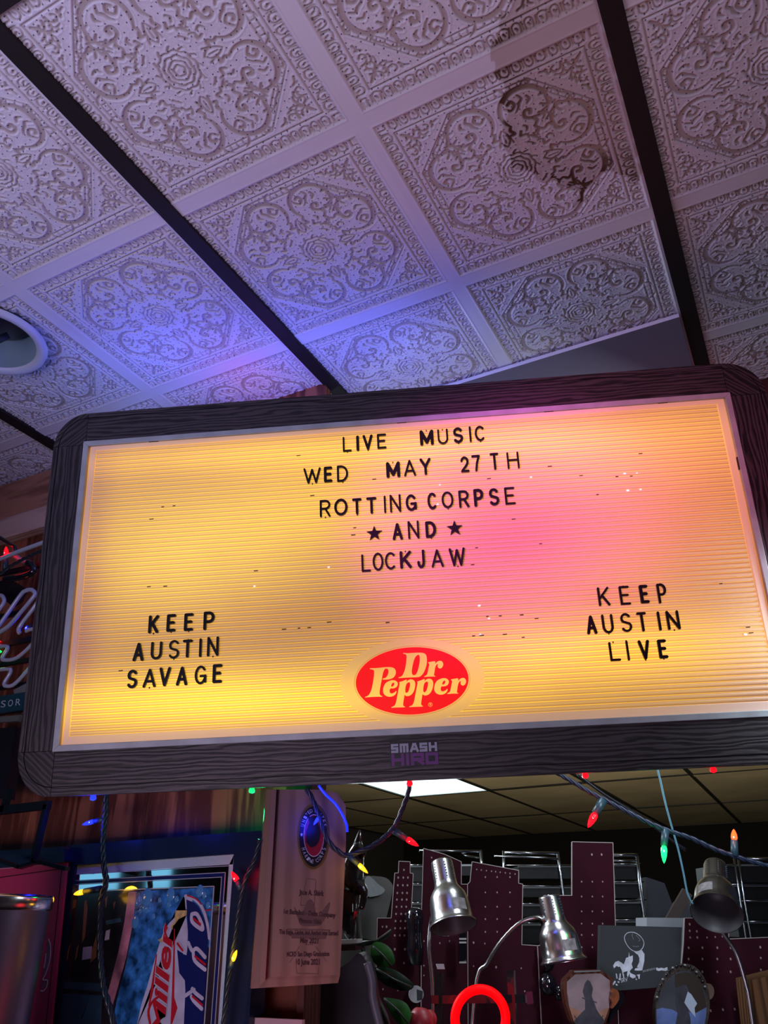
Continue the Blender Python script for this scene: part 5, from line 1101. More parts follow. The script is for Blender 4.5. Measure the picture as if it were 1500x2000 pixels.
# desk lamps
M_STEEL = mat('brushed_lamp_steel', (.74, .75, .77), .23, 1.0, bump=.03, bscale=300); M_LIN = mat('lamp_inside', (.07, .07, .08), .5, .3); M_LAB = mat('printed_lamp_label', (.19, .18, .19), .35, var=.3, vscale=120); M_NECK = mat('flexible_steel_neck', (.34, .35, .36), .3, 1.0)
def lamp(label, top, bot, rimw, tilt, k, neck, vent=True, lab=True):
    pl = PL(31, k); P = np.array(pl.p(*bot)); v = P / np.linalg.norm(P); T = np.array(ray(*top)); T = T / np.linalg.norm(T) * np.linalg.norm(P)
    d2 = (P - T) - v * float((P - T) @ v); Lp = np.linalg.norm(d2); d2 /= Lp; th = math.radians(tilt)
    ax = d2 * math.cos(th) - v * math.sin(th); Ln = Lp / math.cos(th); rr_ = pxr(rimw / 2, P)
    z = -ax; x = np.cross(z, v); x /= np.linalg.norm(x); y = np.cross(z, x)
    M_ = Matrix(((x[0], y[0], z[0], P[0]), (x[1], y[1], z[1], P[1]), (x[2], y[2], z[2], P[2]), (0, 0, 0, 1)))
    t = thing('desk_lamp', label, 'lamp', tuple(P), 'brushed metal desk lamps')
    MB().lathe([(rr_, 0), (rr_ * 1.0, Ln * .012), (rr_ * .93, Ln * .035), (rr_ * .87, Ln * .07), (rr_ * .855, Ln * .2), (rr_ * .83, Ln * .36), (rr_ * .76, Ln * .46), (rr_ * .60, Ln * .545), (rr_ * .52, Ln * .59), (rr_ * .49, Ln * .66), (rr_ * .475, Ln * .97), (rr_ * .455, Ln * 1.0), (0, Ln * 1.0)], M_, 40).build('shade', M_STEEL, parent=t)
    MB().lathe([(rr_ * .985, Ln * .004), (rr_ * .86, Ln * .06), (rr_ * .82, Ln * .3), (rr_ * .6, Ln * .46), (rr_ * .45, Ln * .55), (0, Ln * .56)], M_, 36).build('shade_lining', M_LIN, parent=t)
    # label strip round part of the shade
    a0 = math.atan2(float(-v @ y), float(-v @ x)); b_ = MB(); V = []; nn = 8
    for i in range(nn + 1):
        a = a0 + (.15 + .75 * i / nn) * (1 if lab else -1)
        for zz, rf in ((.13, .862), (.30, .848)): V.append(M_ @ Vector((rr_ * (rf + .006) * math.cos(a), rr_ * (rf + .006) * math.sin(a), Ln * zz)))
    b_.add(V, [(2 * i, 2 * i + 2, 2 * i + 3, 2 * i + 1) for i in range(nn)]); b_.build('paper_label', M_LAB, parent=t)
    b_ = MB()
    for da in (-.75, .25, 1.1):
        for j in range(6):
            zz = .70 + j * .045; a = a0 + da; c_ = M_ @ Vector((rr_ * .483 * math.cos(a), rr_ * .483 * math.sin(a), Ln * zz)); b_.lathe([(rr_ * .03, -rr_ * .02), (rr_ * .03, rr_ * .02), (0, rr_ * .02)], Matrix.Translation(c_), 6)
    b_.build('vent_holes', M_DARK, parent=t, kind='stuff')
    q = [PL(31, kk).p(x_, y_) for (x_, y_, kk) in neck]; q = smooth_path(q, 8); b_ = MB(); r0 = pxr(4.4, q[0])
    b_.tube(q, [r0 * (1 if i % 2 else .90) for i in range(len(q))], 10); b_.build('gooseneck', M_NECK, parent=t)
    b_ = MB(); c_ = M_ @ Vector((0, 0, Ln * 1.0)); b_.lathe([(rr_ * .05, 0), (rr_ * .05, rr_ * .06), (0, rr_ * .07)], M_ @ Matrix.Translation((0, 0, Ln)), 8); b_.build('top_screw', M_STEEL, parent=t)
    return t
lamp('brushed metal desk lamp at the left, aimed down', (862, 1680), (886, 1809), 94, 20, 5.55, [(852, 1782, 5.7), (842, 1800, 5.8), (838, 1850, 5.8), (843, 1900, 5.8), (846, 1950, 5.8), (849, 2060, 5.8)])
lamp('brushed metal desk lamp in the middle on an arched gooseneck', (1072, 1750), (1101, 1878), 92, 2, 5.50, [(1062, 1796, 5.5), (1048, 1792, 5.55), (1015, 1803, 5.6), (978, 1840, 5.7), (952, 1882, 5.8), (930, 1925, 5.85), (905, 2050, 5.85)])
lamp('brushed metal desk lamp at the right, showing its open mouth', (1397, 1687), (1400, 1784), 98, 46, 5.55, [(1395, 1775, 5.8), (1408, 1815, 5.8), (1437, 1860, 5.8), (1456, 1920, 5.8), (1466, 1970, 5.8), (1473, 2060, 5.8)], lab=False)

# red neon ring of an unlit-backed sign and its black holder
M_NEONR = mat('glowing_red_neon', (.3, .0, .0), .5, emis=(1.0, .0, .002), es=1.25, spec=.1); M_NEONC = mat('pink_hot_neon_core', (.9, .1, .1), .3, emis=(1.0, .045, .05), es=2.2)
NP = PL(31, 5.3); nr = thing('neon_ring', 'glowing red neon ring tube at the bottom edge', 'neon sign', NP.p(938, 2065))
cq = [(938 + 49.5 * math.cos(a), 1990 + 58 * math.sin(a)) for a in [2 * math.pi * i / 48 for i in range(49)]]
q = [NP.p(x, y) for x, y in cq]; MB().tube(q, pxr(9.0, q[0]), 14, caps=False).build('glass_tube', M_NEONR, parent=nr)
for a_, c_, h in (((842, 1952), (1042, 1950), 14), ((998, 1895), (1002, 2060), 14), ((858, 1900), (850, 2060), 15)):
    P, Q = NP.p(*a_, -.12), NP.p(*c_, -.12); b_ = MB(); b_.bar(P, Q, .03, pxr(h, P), up=(0, 0, 1) if abs(a_[0] - c_[0]) > 30 else (1, 0, 0)); b_.build('holder_bar', M_BT, parent=nr)
b_ = MB(); pxpoly(b_, [(852, 1883), (867, 1883), (869, 1893), (855, 1893)], NP, -.08, .02); b_.build('white_clip', M_CART2, parent=nr)
b_ = MB(); pxpoly(b_, [(1028, 1938), (1040, 1937), (1042, 1960), (1030, 1962)], NP, -.08, .03); b_.build('end_cap', mat('maroon_end_cap', (.08, .01, .03), .3), parent=nr)
light('POINT', 'neon_ring_light', tuple(NP.p(938, 1975, .3)), .12, (1, .03, .03), shadow_soft_size=.06)

# dark rounded jars hung on the pegboards
M_JAR = mat('black_glazed_jar', (.006, .006, .010), .08, coat=.6); M_BAND = mat('grey_band', (.35, .36, .36), .4)
def jar(label, px, prof, k, seg=26):
    pl = PL(31, k); P = pl.p(*px); t = thing('black_jar', label, 'jar', tuple(P), 'round black jars on the pegboards')
    u = pxr(1, P); MB().lathe([(r_ * u, z * u) for r_, z in prof], Matrix.Translation(P), seg).build('jar_body', M_JAR, parent=t); return t
t = jar('round black jar between the two left pegboards', (812, 1885), [(0, 0), (14, 0), (17, 30), (14, 48), (15, 66), (18, 85), (15, 96), (8, 100), (0, 101)], 6.28)
jar('glossy black jar below the middle lamp', (1072, 1945), [(0, 0), (12, 2), (17, 14), (16, 28), (8, 38), (0, 40)], 6.28)
jar('small black jar hanging behind the rim of the middle lamp', (1072, 1898), [(0, 0), (8, 3), (14, 16), (13, 30), (0, 34)], 6.27)
jar('small black jar left of the shield plaque', (1093, 1955), [(0, 0), (8, 2), (10, 12), (8, 24), (0, 28)], 6.28)
b_ = MB()
pl = PL(31, 6.2); tt = thing('tape_dispenser', 'black clip with pale bands on the pegboard under the left lamp', 'clip', pl.p(903, 1885))
pxpoly(b_, [(897, 1822), (910, 1822), (911, 1883), (897, 1883)], pl, 0, .06); b_.build('clip_body', M_JAR, parent=tt)
for y0 in (1832, 1839, 1878): b_ = MB(); pxpoly(b_, [(897, y0), (911, y0), (911, y0 + 3.5), (897, y0 + 3.5)], pl, .002, .002); b_.build('band', M_BAND, parent=tt)

# black canvas with a white painted guitar player
CV = PL(31, 6.05)
M_CANV = mat('black_canvas', (.018, .024, .029), .7, bump=.2, bscale=250); M_WPAINT = mat('white_paint_print', (.50, .55, .64), .6, var=.15, vscale=80)
cv = thing('canvas_picture', 'black canvas with a white painted guitar player in a hat', 'picture', CV.p(1250, 1945))
b_ = MB(); pxpoly(b_, [(1173, 1807), (1332, 1811), (1327, 1925), (1170, 1938)], CV, 0, .06); b_.build('canvas', M_CANV, parent=cv)
def q3(x, y): return (1160 + x / 7.895, 1790 + y / 7.895)
hat = [(480, 380), (470, 320), (500, 265), (560, 242), (630, 250), (710, 300), (760, 370), (770, 430), (740, 500), (680, 540), (620, 535), (560, 500), (510, 440), (480, 380)]
b_ = MB(); pstroke(b_, [q3(*p) for p in sm(hat, 4)], 1.1, CV, .001, .0006); b_.build('hat_outline', M_WPAINT, parent=cv)
for P in ([(595, 265), (590, 300), (610, 350)], [(650, 290), (690, 330), (712, 360), (690, 380)], [(600, 455), (650, 465), (690, 455)]):
    b_ = MB(); pstroke(b_, [q3(*p) for p in sm(P, 4)], .8, CV, .001, .0006); b_.build('hat_crease', mat('faint_grey_paint', (.17, .19, .22), .6), parent=cv)
for P in ([(620, 545), (740, 520), (780, 580), (778, 680), (745, 830), (690, 835), (625, 830), (640, 800), (690, 790), (665, 780), (700, 700), (700, 640), (680, 590), (655, 575)],
          [(495, 640), (535, 625), (540, 550), (550, 620), (600, 600), (600, 680), (580, 730), (600, 790), (560, 830), (525, 940), (510, 900), (520, 840), (455, 860), (450, 930), (430, 830), (400, 770), (380, 780), (350, 760), (310, 800), (295, 760), (330, 700), (380, 685), (430, 715), (460, 740), (480, 690)],
          [(955, 800), (970, 785), (1000, 800), (1040, 790), (1080, 800), (1130, 780), (1138, 825), (1110, 840), (1040, 830), (1000, 840), (965, 830)],
          [(545, 850), (580, 880), (640, 905), (645, 940), (600, 955), (555, 930)], [(655, 900), (710, 890), (705, 960), (690, 965), (680, 920)]):
    b_ = MB(); pxpoly(b_, [q3(*p) for p in P], CV, .001, .0006); b_.build('painted_shape', M_WPAINT, parent=cv)
for P, w_ in (([(345, 890), (355, 950)], 2.2), ([(405, 885), (400, 950)], 2.4), ([(390, 965), (398, 970)], 3), ([(375, 1010), (382, 1012)], 3), ([(295, 1045), (325, 1005)], 3), ([(345, 1050), (355, 1055)], 3), ([(455, 890), (460, 940)], 1.8), ([(650, 965), (655, 970)], 2)):
    b_ = MB(); pstroke(b_, [q3(*p) for p in P], w_, CV, .001, .0006); b_.build('paint_splash', M_WPAINT, parent=cv)
for i in range(9):
    x = 760 + i * 22; b_ = MB(); pstroke(b_, [q3(x, 858 - i * 5), q3(x, 830 - i * 5)], .6, CV, .001, .0006); b_.build('fret_mark', M_WPAINT, parent=cv)
text_px('painted_letters', 'SRV', q3(418, 1018), q3(525, 1000), 8, CV, M_WPAINT, cv, .0012)
# shield shaped plaque with a generic hooded figure
SP = PL(31, 5.95)
M_CHER = wood('cherry_plaque_wood', (.03, .007, .005), (.085, .024, .014), axis='X', scale=1.5, rough=.3); M_SKY = mat('stormy_mauve_print', (.24, .18, .20), .35, var=.35, vscale=14); M_ORG = mat('dusk_orange_print', (.30, .15, .10), .4, var=.3, vscale=25); M_FIG = mat('dark_figure_print', (.030, .030, .045), .5, var=.3, vscale=60)
shp = thing('shield_plaque', 'shield-shaped wooden plaque with a dark hooded figure under a mauve sky', 'plaque', SP.p(1152, 2020))
def q1(x, y): return (1030 + x / 6.522, 1780 + y / 6.522)
sh_o = [(590, 755), (930, 745), (1090, 850), (1085, 1050), (1060, 1240), (1000, 1420), (900, 1560), (790, 1620), (680, 1560), (560, 1400), (490, 1180), (465, 1000), (470, 880)]
sh_i = [(610, 805), (930, 790), (1050, 880), (1055, 1050), (1040, 1230), (980, 1400), (890, 1530), (790, 1590), (690, 1540), (590, 1400), (530, 1200), (505, 1020), (505, 900)]
b_ = MB(); pxpoly(b_, [q1(*p) for p in sh_o], SP, 0, .09); b_.build('shield_board', M_CHER, parent=shp, bevel=.012)
b_ = MB(); pxpoly(b_, [q1(*p) for p in sh_i], SP, .004, .004); b_.build('picture_print', M_SKY, parent=shp)
b_ = MB(); pxpoly(b_, [q1(*p) for p in [(533, 1215), (600, 1240), (700, 1290), (900, 1290), (1000, 1230), (1038, 1235), (980, 1400), (890, 1530), (790, 1590), (690, 1540), (590, 1400)]], SP, .0046, .0005); b_.build('dusk_print', M_ORG, parent=shp)
b_ = MB(); pxpoly(b_, [q1(*p) for p in [(765, 870), (800, 890), (835, 980), (820, 1080), (850, 1160), (890, 1270), (990, 1400), (890, 1530), (790, 1590), (690, 1540), (590, 1400), (700, 1280), (735, 1250), (735, 1130), (705, 1020), (730, 920)]], SP, .0052, .0005); b_.build('figure_print', M_FIG, parent=shp)
for P in ([(700, 1100), (880, 1160)], [(830, 1170), (900, 1290)], [(640, 1390), (600, 1330)], [(930, 1390), (960, 1330)]):
    b_ = MB(); pstroke(b_, [q1(*p) for p in P], 1.6, SP, .0056, .0005); b_.build('weapon_print', M_FIG, parent=shp)
b_ = MB(); pxpoly(b_, [q1(*p) for p in [(595, 760), (930, 750), (930, 765), (598, 778)]], SP, .004, .005); b_.build('metal_strip', M_PANE, parent=shp)
# oval picture
OP = PL(31, 5.95)
ov = thing('oval_plaque', 'oval picture with carved dark rim, a cloaked figure and blue hills', 'plaque', OP.p(1331, 2040))
def rotell(cx, cy, rx, ry, n=44, tilt=6):
    t = math.radians(tilt); return [(cx + rx * math.cos(a) * math.cos(t) - ry * math.sin(a) * math.sin(t), cy + rx * math.cos(a) * math.sin(t) + ry * math.sin(a) * math.cos(t)) for a in [2 * math.pi * i / n for i in range(n)]]
b_ = MB(); pxpoly(b_, rotell(1333, 1970, 53, 88), OP, 0, .05); b_.build('carved_rim', mat('carved_dark_rim', (.035, .026, .022), .4, bump=1.0, bscale=90, var=.5, vscale=60), parent=ov, bevel=.01)
OE = rotell(1331, 1978, 49, 82)
b_ = MB(); pxpoly(b_, OE, OP, .004, .004); b_.build('picture_print', mat('slate_sky_print', (.055, .062, .075), .3, var=.25, vscale=15), parent=ov)
def q2(x, y): return (1250 + x / 6, 1780 + y / 6)
def clipE(P): return [q2(*p) for p in P]
b_ = MB(); pxpoly(b_, clipE([(410, 740), (530, 710), (620, 730), (700, 790), (740, 900), (770, 1040), (775, 1120), (650, 1190), (600, 1000), (540, 860), (420, 900), (405, 850)]), OP, .0046, .0005); b_.build('rock_print', mat('brown_rock_print', (.022, .014, .010), .5), parent=ov)
b_ = MB(); pxpoly(b_, clipE([(190, 1150), (260, 1130), (380, 1150), (430, 1180), (520, 1160), (640, 1200), (780, 1125), (775, 1230), (740, 1400), (690, 1560), (500, 1660), (300, 1580), (200, 1350)]), OP, .0050, .0005); b_.build('hill_print', mat('blue_hill_print', (.10, .16, .38), .4, var=.4, vscale=16), parent=ov)
b_ = MB(); pxpoly(b_, clipE([(410, 900), (520, 860), (560, 950), (520, 1070), (560, 1130), (590, 1250), (600, 1400), (400, 1400), (440, 1200), (415, 1080)]), OP, .0056, .0005); b_.build('figure_print', M_FIG, parent=ov)
b_ = MB(); pxpoly(b_, clipE([(560, 940), (600, 970), (670, 1080), (640, 1130), (650, 1240), (580, 1160), (520, 1070)]), OP, .0060, .0005); b_.build('cloak_print', mat('pale_blue_cloak_print', (.36, .44, .55), .4), parent=ov)
for i in range(16):
    a = math.radians(195 + i * 9); x, y = 1333 + 51 * math.cos(a), 1970 + 85 * math.sin(a); b_ = MB(); P = OP.p(x, y, .012); r_ = pxr(3.4, P); b_.lathe([(0, -r_ * .6), (r_, -r_ * .2), (r_ * .8, r_ * .5), (0, r_ * .8)], Matrix.Translation(P), 8); b_.build('carved_bead', M_PANE if i % 3 == 0 else M_JAR, parent=ov)
# orange figurine head and wooden box at the right
fg = thing('carved_head', 'small orange carved head between the shield and the black canvas', 'figurine', PL(31, 5.9).p(1200, 1972))
b_ = MB(); pxpoly(b_, sm([(1200, 1931), (1207, 1935), (1210, 1948), (1206, 1958), (1200, 1966), (1195, 1970), (1197, 1958), (1193, 1950), (1196, 1943), (1194, 1938)], 3), PL(31, 5.9), 0, .12); b_.build('face', mat('orange_carved_wood', (.20, .05, .015), .4, var=.4, vscale=60), parent=fg, bevel=.02)
b_ = MB(); pxpoly(b_, sm([(1207, 1933), (1217, 1940), (1219, 1955), (1208, 1972), (1196, 1990), (1190, 2000), (1194, 1978), (1206, 1960)], 3), PL(31, 5.95), 0, .12); b_.build('hair', M_JAR, parent=fg, bevel=.02)
b_ = MB(); pxpoly(b_, [(1470, 1914), (1545, 1895), (1560, 2060), (1482, 2060)], PL(31, 5.95), 0, .25); tag(b_.build('wooden_box', wood('brown_crate_board', (.06, .028, .012), (.15, .07, .03), axis='Z', scale=1.2), base=PL(31, 5.95).p(1510, 2060)), 'brown wooden box at the lower right edge', 'box')

# black horse figurine behind the plaque
HP = PL(20, 4.6)
def skin_obj(name, pts, edges, radii, m_, parent, sub=2):
    me = bpy.data.meshes.new(name); b = parent.matrix_world.translation
    me.from_pydata([tuple(W(p) - b) for p in pts], edges, []); o = bpy.data.objects.new(name, me); C.objects.link(o); o.parent = parent
    sk = o.modifiers.new('skin', 'SKIN')
    if not me.skin_vertices:
        bpy.context.view_layer.update()
    for i, r_ in enumerate(radii):
        me.skin_vertices[0].data[i].radius = (r_ * S, r_ * S)
    me.skin_vertices[0].data[0].use_root = True
    sb = o.modifiers.new('smooth', 'SUBSURF'); sb.levels = sub; sb.render_levels = sub
    me.materials.append(m_); return o
M_HORSE = mat('black_bronze', (.020, .017, .018), .22, .4, coat=.3)
hs = thing('horse_figurine', 'black rearing horse figurine behind the wooden plaque', 'figurine', HP.p(680, 1850))
def hp(x, y, off=0): return HP.p(x + 6, y, off)
joints = [hp(676, 1760), hp(680, 1725), hp(682, 1690), hp(686, 1664), hp(697, 1662, .02), hp(707, 1672, .03), hp(693, 1645), hp(696, 1632), hp(697, 1620),
          hp(694, 1733, .04), hp(706, 1738, .05), hp(705, 1756, .05), hp(699, 1778, .05), hp(672, 1800), hp(680, 1835), hp(700, 1690 - 22, .03)]
u = pxr(1, joints[0])
rad = [v * u for v in (24, 26, 21, 16, 13, 8.5, 8, 6, .8, 14, 10, 7, 5.5, 18, 8, 4)]
edges = [(0, 1), (1, 2), (2, 3), (3, 4), (4, 5), (3, 6), (6, 7), (7, 8), (1, 9), (9, 10), (10, 11), (11, 12), (0, 13), (13, 14)]
skin_obj('horse_body', joints[:15], edges, rad[:15], M_HORSE, hs)
b_ = MB()
for x in (684, 691): b_ = MB(); b_.tube([hp(x, 1765, .02), hp(x, 1842, .02)], u * 1.2, 6); b_.build('support_rod', M_IRON, parent=hs)
b_ = MB(); pxpoly(b_, [(650, 1836), (696, 1834), (696, 1842), (650, 1844)], HP, .05, .2); b_.build('base_plate', M_BAND, parent=hs)
b_ = MB(); pxpoly(b_, [(650, 1846), (694, 1844), (694, 1856), (650, 1858)], HP, .05, .2); b_.build('base_block', M_JAR, parent=hs)
# artificial rose plant and dark bag
M_LEAF = mat('green_leaf', (.022, .13, .018), .42, var=.35, vscale=35, bump=.2, bscale=60); M_LEAFD = mat('dark_glossy_leaf', (.014, .034, .020), .25, var=.3, vscale=30); M_STEM = mat('dark_stem', (.03, .035, .03), .5)
lp_ = thing('rose_stem', 'artificial rose stem with green leaves and a red bloom', 'artificial plant', PL(25, 4.9).p(750, 2050))
def leaf(P, k, m_, vein):
    pl = PL(25, k); c_ = pl.p(*vein[1], .03); b_ = MB(); Q = [pl.p(x, y, .0) for x, y in sm(P + [P[0]], 3)[:-1]]
    vp = [pl.p(*vein[0], .02), pl.p(*vein[1], .022), pl.p(*vein[2], .015)]
    n_ = len(Q); V = Q + [vp[1]]; b_.add(V, [(i, (i + 1) % n_, n_) for i in range(n_)], 0, 1.0, True); V2 = [np.array(v) + pl.n * .012 for v in V]; b_.add(V2, [((i + 1) % n_, i, n_) for i in range(n_)], 0, 1.0, True)
    o = b_.build('leaf', m_, parent=lp_); b_ = MB(); b_.tube([v - pl.n * .006 for v in vp], .006, 5); b_.build('leaf_vein', M_STEM, parent=lp_)
leaf([(724, 1865), (724, 1850), (732, 1840), (748, 1842), (762, 1852), (770, 1868), (770, 1882), (758, 1888), (742, 1888), (730, 1880)], 4.80, M_LEAF, [(728, 1848), (748, 1866), (764, 1886)])
leaf([(732, 1890), (748, 1888), (770, 1894), (792, 1908), (808, 1924), (800, 1934), (778, 1934), (752, 1924), (738, 1910)], 4.85, M_LEAFD, [(735, 1892), (768, 1912), (804, 1928)])
leaf([(748, 1948), (766, 1950), (788, 1956), (800, 1970), (808, 1996), (798, 2010), (776, 1998), (760, 1975)], 4.82, M_LEAF, [(750, 1950), (778, 1974), (802, 2004)])
leaf([(706, 1832), (722, 1838), (745, 1830), (766, 1812), (762, 1826), (748, 1838), (724, 1846), (706, 1846)], 4.88, M_LEAFD, [(708, 1840), (736, 1837), (764, 1816)])
leaf([(708, 1948), (726, 1944), (745, 1960), (760, 1990), (756, 2030), (735, 2030), (716, 1990)], 4.9, mat('dark_blue_leaf', (.022, .032, .060), .5), [(715, 1950), (735, 1985), (750, 2025)])  # leaf in a dark blue colour
q = [PL(25, 4.9).p(x, y) for x, y in sm([(698, 1780), (702, 1830), (712, 1865), (726, 1900), (735, 1945), (752, 1985), (770, 2050)], 6)]
MB().tube(q, .016, 8).build('stem', M_STEM, parent=lp_)
P = PL(25, 4.85).p(822, 1996); u = pxr(1, P)
for i, (r_, dz, sx_) in enumerate(((25, 0, 0), (19, 6, -6), (17, 4, 9))):
    b_ = MB(); b_.lathe([(r_ * u * math.sin(math.pi * k / 10), -r_ * u * math.cos(math.pi * k / 10)) for k in range(10)] , Matrix.Translation((P[0] + sx_ * u, P[1] + .02 * i, P[2] + dz * u)), 20); b_.build('petal', mat('red_rose_petal', (.30, .014, .025), .45), parent=lp_)
BG = PL(25, 4.2)
bag = thing('dark_bag', 'dark blue-black rounded bag below the plaque', 'bag', BG.p(650, 2060))
b_ = MB(); pxpoly(b_, sm([(612, 1930), (640, 1905), (680, 1880), (700, 1862), (716, 1880), (728, 1930), (734, 1990), (740, 2070), (612, 2070), (606, 1990)], 4), BG, 0, .5); b_.build('bag_body', mat('dark_nylon', (.003, .004, .010), .6, spec=.25, bump=.4, bscale=8), parent=bag, bevel=.12)
b_ = MB(); q = [BG.p(x, y, .04) for x, y in sm([(717, 1880), (726, 1915), (728, 1950), (742, 2010), (748, 2060)], 6)]; b_.tube(q, .018, 8); b_.build('strap', mat('grey_strap', (.07, .075, .10), .5), parent=bag)
b_ = MB(); pxpoly(b_, [(468, 1986), (590, 1992), (590, 2060), (462, 2060)], PL(0, 3.1), 0, .02); tag(b_.build('paper_notice', mat('pinkish_paper', (.36, .26, .28), .7), base=PL(0, 3.1).p(520, 2060)), 'pinkish paper notice at the bottom edge below the plaque', 'paper')
# ------------------------------------------------------------------ STRING LIGHTS
M_CORD = mat('dark_green_cord', (.008, .022, .028), .35); M_CORDB = mat('navy_cord', (.012, .022, .050), .4); M_SOCK = mat('teal_lamp_socket', (.020, .055, .080), .4)
COL = {'red': ((1, .004, .012), 1.7), 'blue': ((.01, .02, 1.0), 3.2), 'green': ((.01, .9, .16), 1.5), 'yellow': ((1.0, .48, .02), 1.5), 'orange': ((1.0, .10, .02), 1.7)}
BM = {k: mat(k + '_bulb_glow', c, .15, emis=c, es=e) for k, (c, e) in COL.items()}
BC = {k: mat(k + '_bulb_core', (1, 1, 1), .15, emis=tuple(min(1, v + .45) for v in c), es=2.2) for k, (c, e) in COL.items()}
def twist(pts, r, turns=9, strands=3, m_=M_CORD, parent=None, gap=.55):
    P = smooth_path(pts, 10); n = len(P); b_ = MB()
    L_ = sum((P[i + 1] - P[i]).length for i in range(n - 1)); acc = 0; s_ = [0]
    for i in range(n - 1): acc += (P[i + 1] - P[i]).length; s_.append(acc)
    for k in range(strands):
        Q = []
        for i in range(n):
            t = (P[min(i + 1, n - 1)] - P[max(i - 1, 0)]).normalized(); u_ = t.cross(Vector((0, 1, 0.01))).normalized(); w_ = t.cross(u_); a = 2 * math.pi * (k / strands + s_[i] * turns)
            Q.append(P[i] + (u_ * math.cos(a) + w_ * math.sin(a)) * r * gap)
        b_.tube(Q, r * .62, 7)
    return b_.build('cord', m_, parent=parent, kind='stuff')
def bulb(t, sock, base, tip, col, Yf, r=5.2, power=.03, cordY=None):
    A = Yf(*sock); B = Yf(*base); D = Yf(*tip); u_ = pxr(1, B)
    if sock != base: MB().tube([A, B], [u_ * r * 1.15, u_ * r * 1.0], 10).build('socket', M_SOCK, parent=t)
    a = Vector(B); d = Vector(D) - a; L_ = d.length; z = d.normalized(); x = z.cross(Vector((.3, 1, .2))).normalized(); y = z.cross(x)
    M_ = Matrix(((x.x, y.x, z.x, a.x), (x.y, y.y, z.y, a.y), (x.z, y.z, z.z, a.z), (0, 0, 0, 1))); rr_ = u_ * r
    MB().lathe([(rr_ * .62, 0), (rr_ * .9, L_ * .12), (rr_ * .95, L_ * .30), (rr_ * .78, L_ * .58), (rr_ * .42, L_ * .85), (0, L_)], M_, 9, smooth=False).build('bulb', BM[col], parent=t)
    b_ = MB(); c_ = M_ @ Vector((0, 0, L_ * .28)); q = Vector((0, -1, -.2)).normalized() * rr_ * .55
    b_.lathe([(0, -rr_ * .48), (rr_ * .42, -rr_ * .2), (rr_ * .42, rr_ * .2), (0, rr_ * .48)], Matrix.Translation(c_ + q), 8); b_.build('bulb_core', BC[col], parent=t)
    pc = M_ @ Vector((0, 0, L_ * .4)) + Vector((0, -.035, 0)); l = light('POINT', col + '_bulb_light', tuple(pc), power, COL[col][0], shadow_soft_size=.012)
def Y_(y): return lambda px, py: at_y(px, py, y)
# 1: hanging in front of the mirror
f1 = Y_(2.93)
s1 = thing('string_light', 'twisted light string hanging in front of the beer mirror, blue and yellow bulbs', 'string light', f1(205, 1553), 'coloured light strings')
twist([at_y(206, 1530, 2.93)] + [f1(x, y) for x, y in ((207, 1553), (206, 1590), (201, 1640), (203, 1690), (207, 1722), (198, 1760), (195, 1820), (197, 1880), (203, 1930), (215, 1970), (228, 2030), (235, 2060))], pxr(5.2, f1(200, 1700)), parent=s1)
bulb(s1, (203, 1600), (184, 1604), (160, 1611), 'blue', f1, 4.6, .10)
bulb(s1, (197, 1736), (165, 1741), (143, 1747), 'yellow', f1, 5.5, .03)
bulb(s1, (201, 1893), (200, 1895), (193, 1900), 'green', f1, 2.0, .001)
# 2: down the right side of the mirror frame
f2 = Y_(2.98)
s2 = thing('string_light', 'light string down the right side of the mirror frame, red and yellow bulbs', 'string light', f2(505, 1650), 'coloured light strings')
twist([f2(x, y) for x, y in ((508, 1640), (497, 1680), (482, 1712), (473, 1745), (466, 1785), (460, 1830), (454, 1865), (447, 1910), (441, 1960), (430, 2050))], pxr(4.6, f2(470, 1800)), parent=s2)
bulb(s2, (471, 1736), (464, 1721), (452, 1702), 'red', f2, 6, .03)
bulb(s2, (449, 1892), (454, 1877), (463, 1855), 'yellow', f2, 5, .03)
# 3: swag from the sign over the plaque
f3 = lambda x, y: PL(38, 3.56).p(x, y)
s3 = thing('string_light', 'blue-grey light string swagged across the plaque, yellow and red bulbs', 'string light', f3(680, 1668), 'coloured light strings')
twist([f3(x, y) for x, y in ((598, 1541), (608, 1556), (622, 1590), (633, 1625), (647, 1650), (668, 1668), (684, 1670), (722, 1655), (752, 1635), (772, 1612), (786, 1580), (797, 1550), (800, 1530))], pxr(4.4, f3(680, 1668)), turns=8, m_=M_CORDB, parent=s3)
bulb(s3, (682, 1672), (700, 1688), (719, 1706), 'yellow', f3, 5, .02)
bulb(s3, (770, 1622), (794, 1638), (818, 1653), 'red', f3, 6.2, .03)
bulb(s3, (624, 1594), (622, 1597), (612, 1612), 'blue', f3, 3.6, .05)
q = [f3(x, y) for x, y in sm([(622, 1534), (636, 1552), (655, 1570), (669, 1592), (677, 1612), (678, 1625)], 6)]
b_ = MB(); b_.tube(q, pxr(2.6, q[0]), 8); tag(b_.build('blue_wire', mat('glowing_blue_wire', (.02, .05, .6), .3, emis=(.01, .03, 1.0), es=.9)), 'thin glowing blue wire curving over the corner of the plaque', 'wire')
light('POINT', 'blue_wire_light', tuple(f3(664, 1585)), .03, (.03, .05, 1), shadow_soft_size=.03)
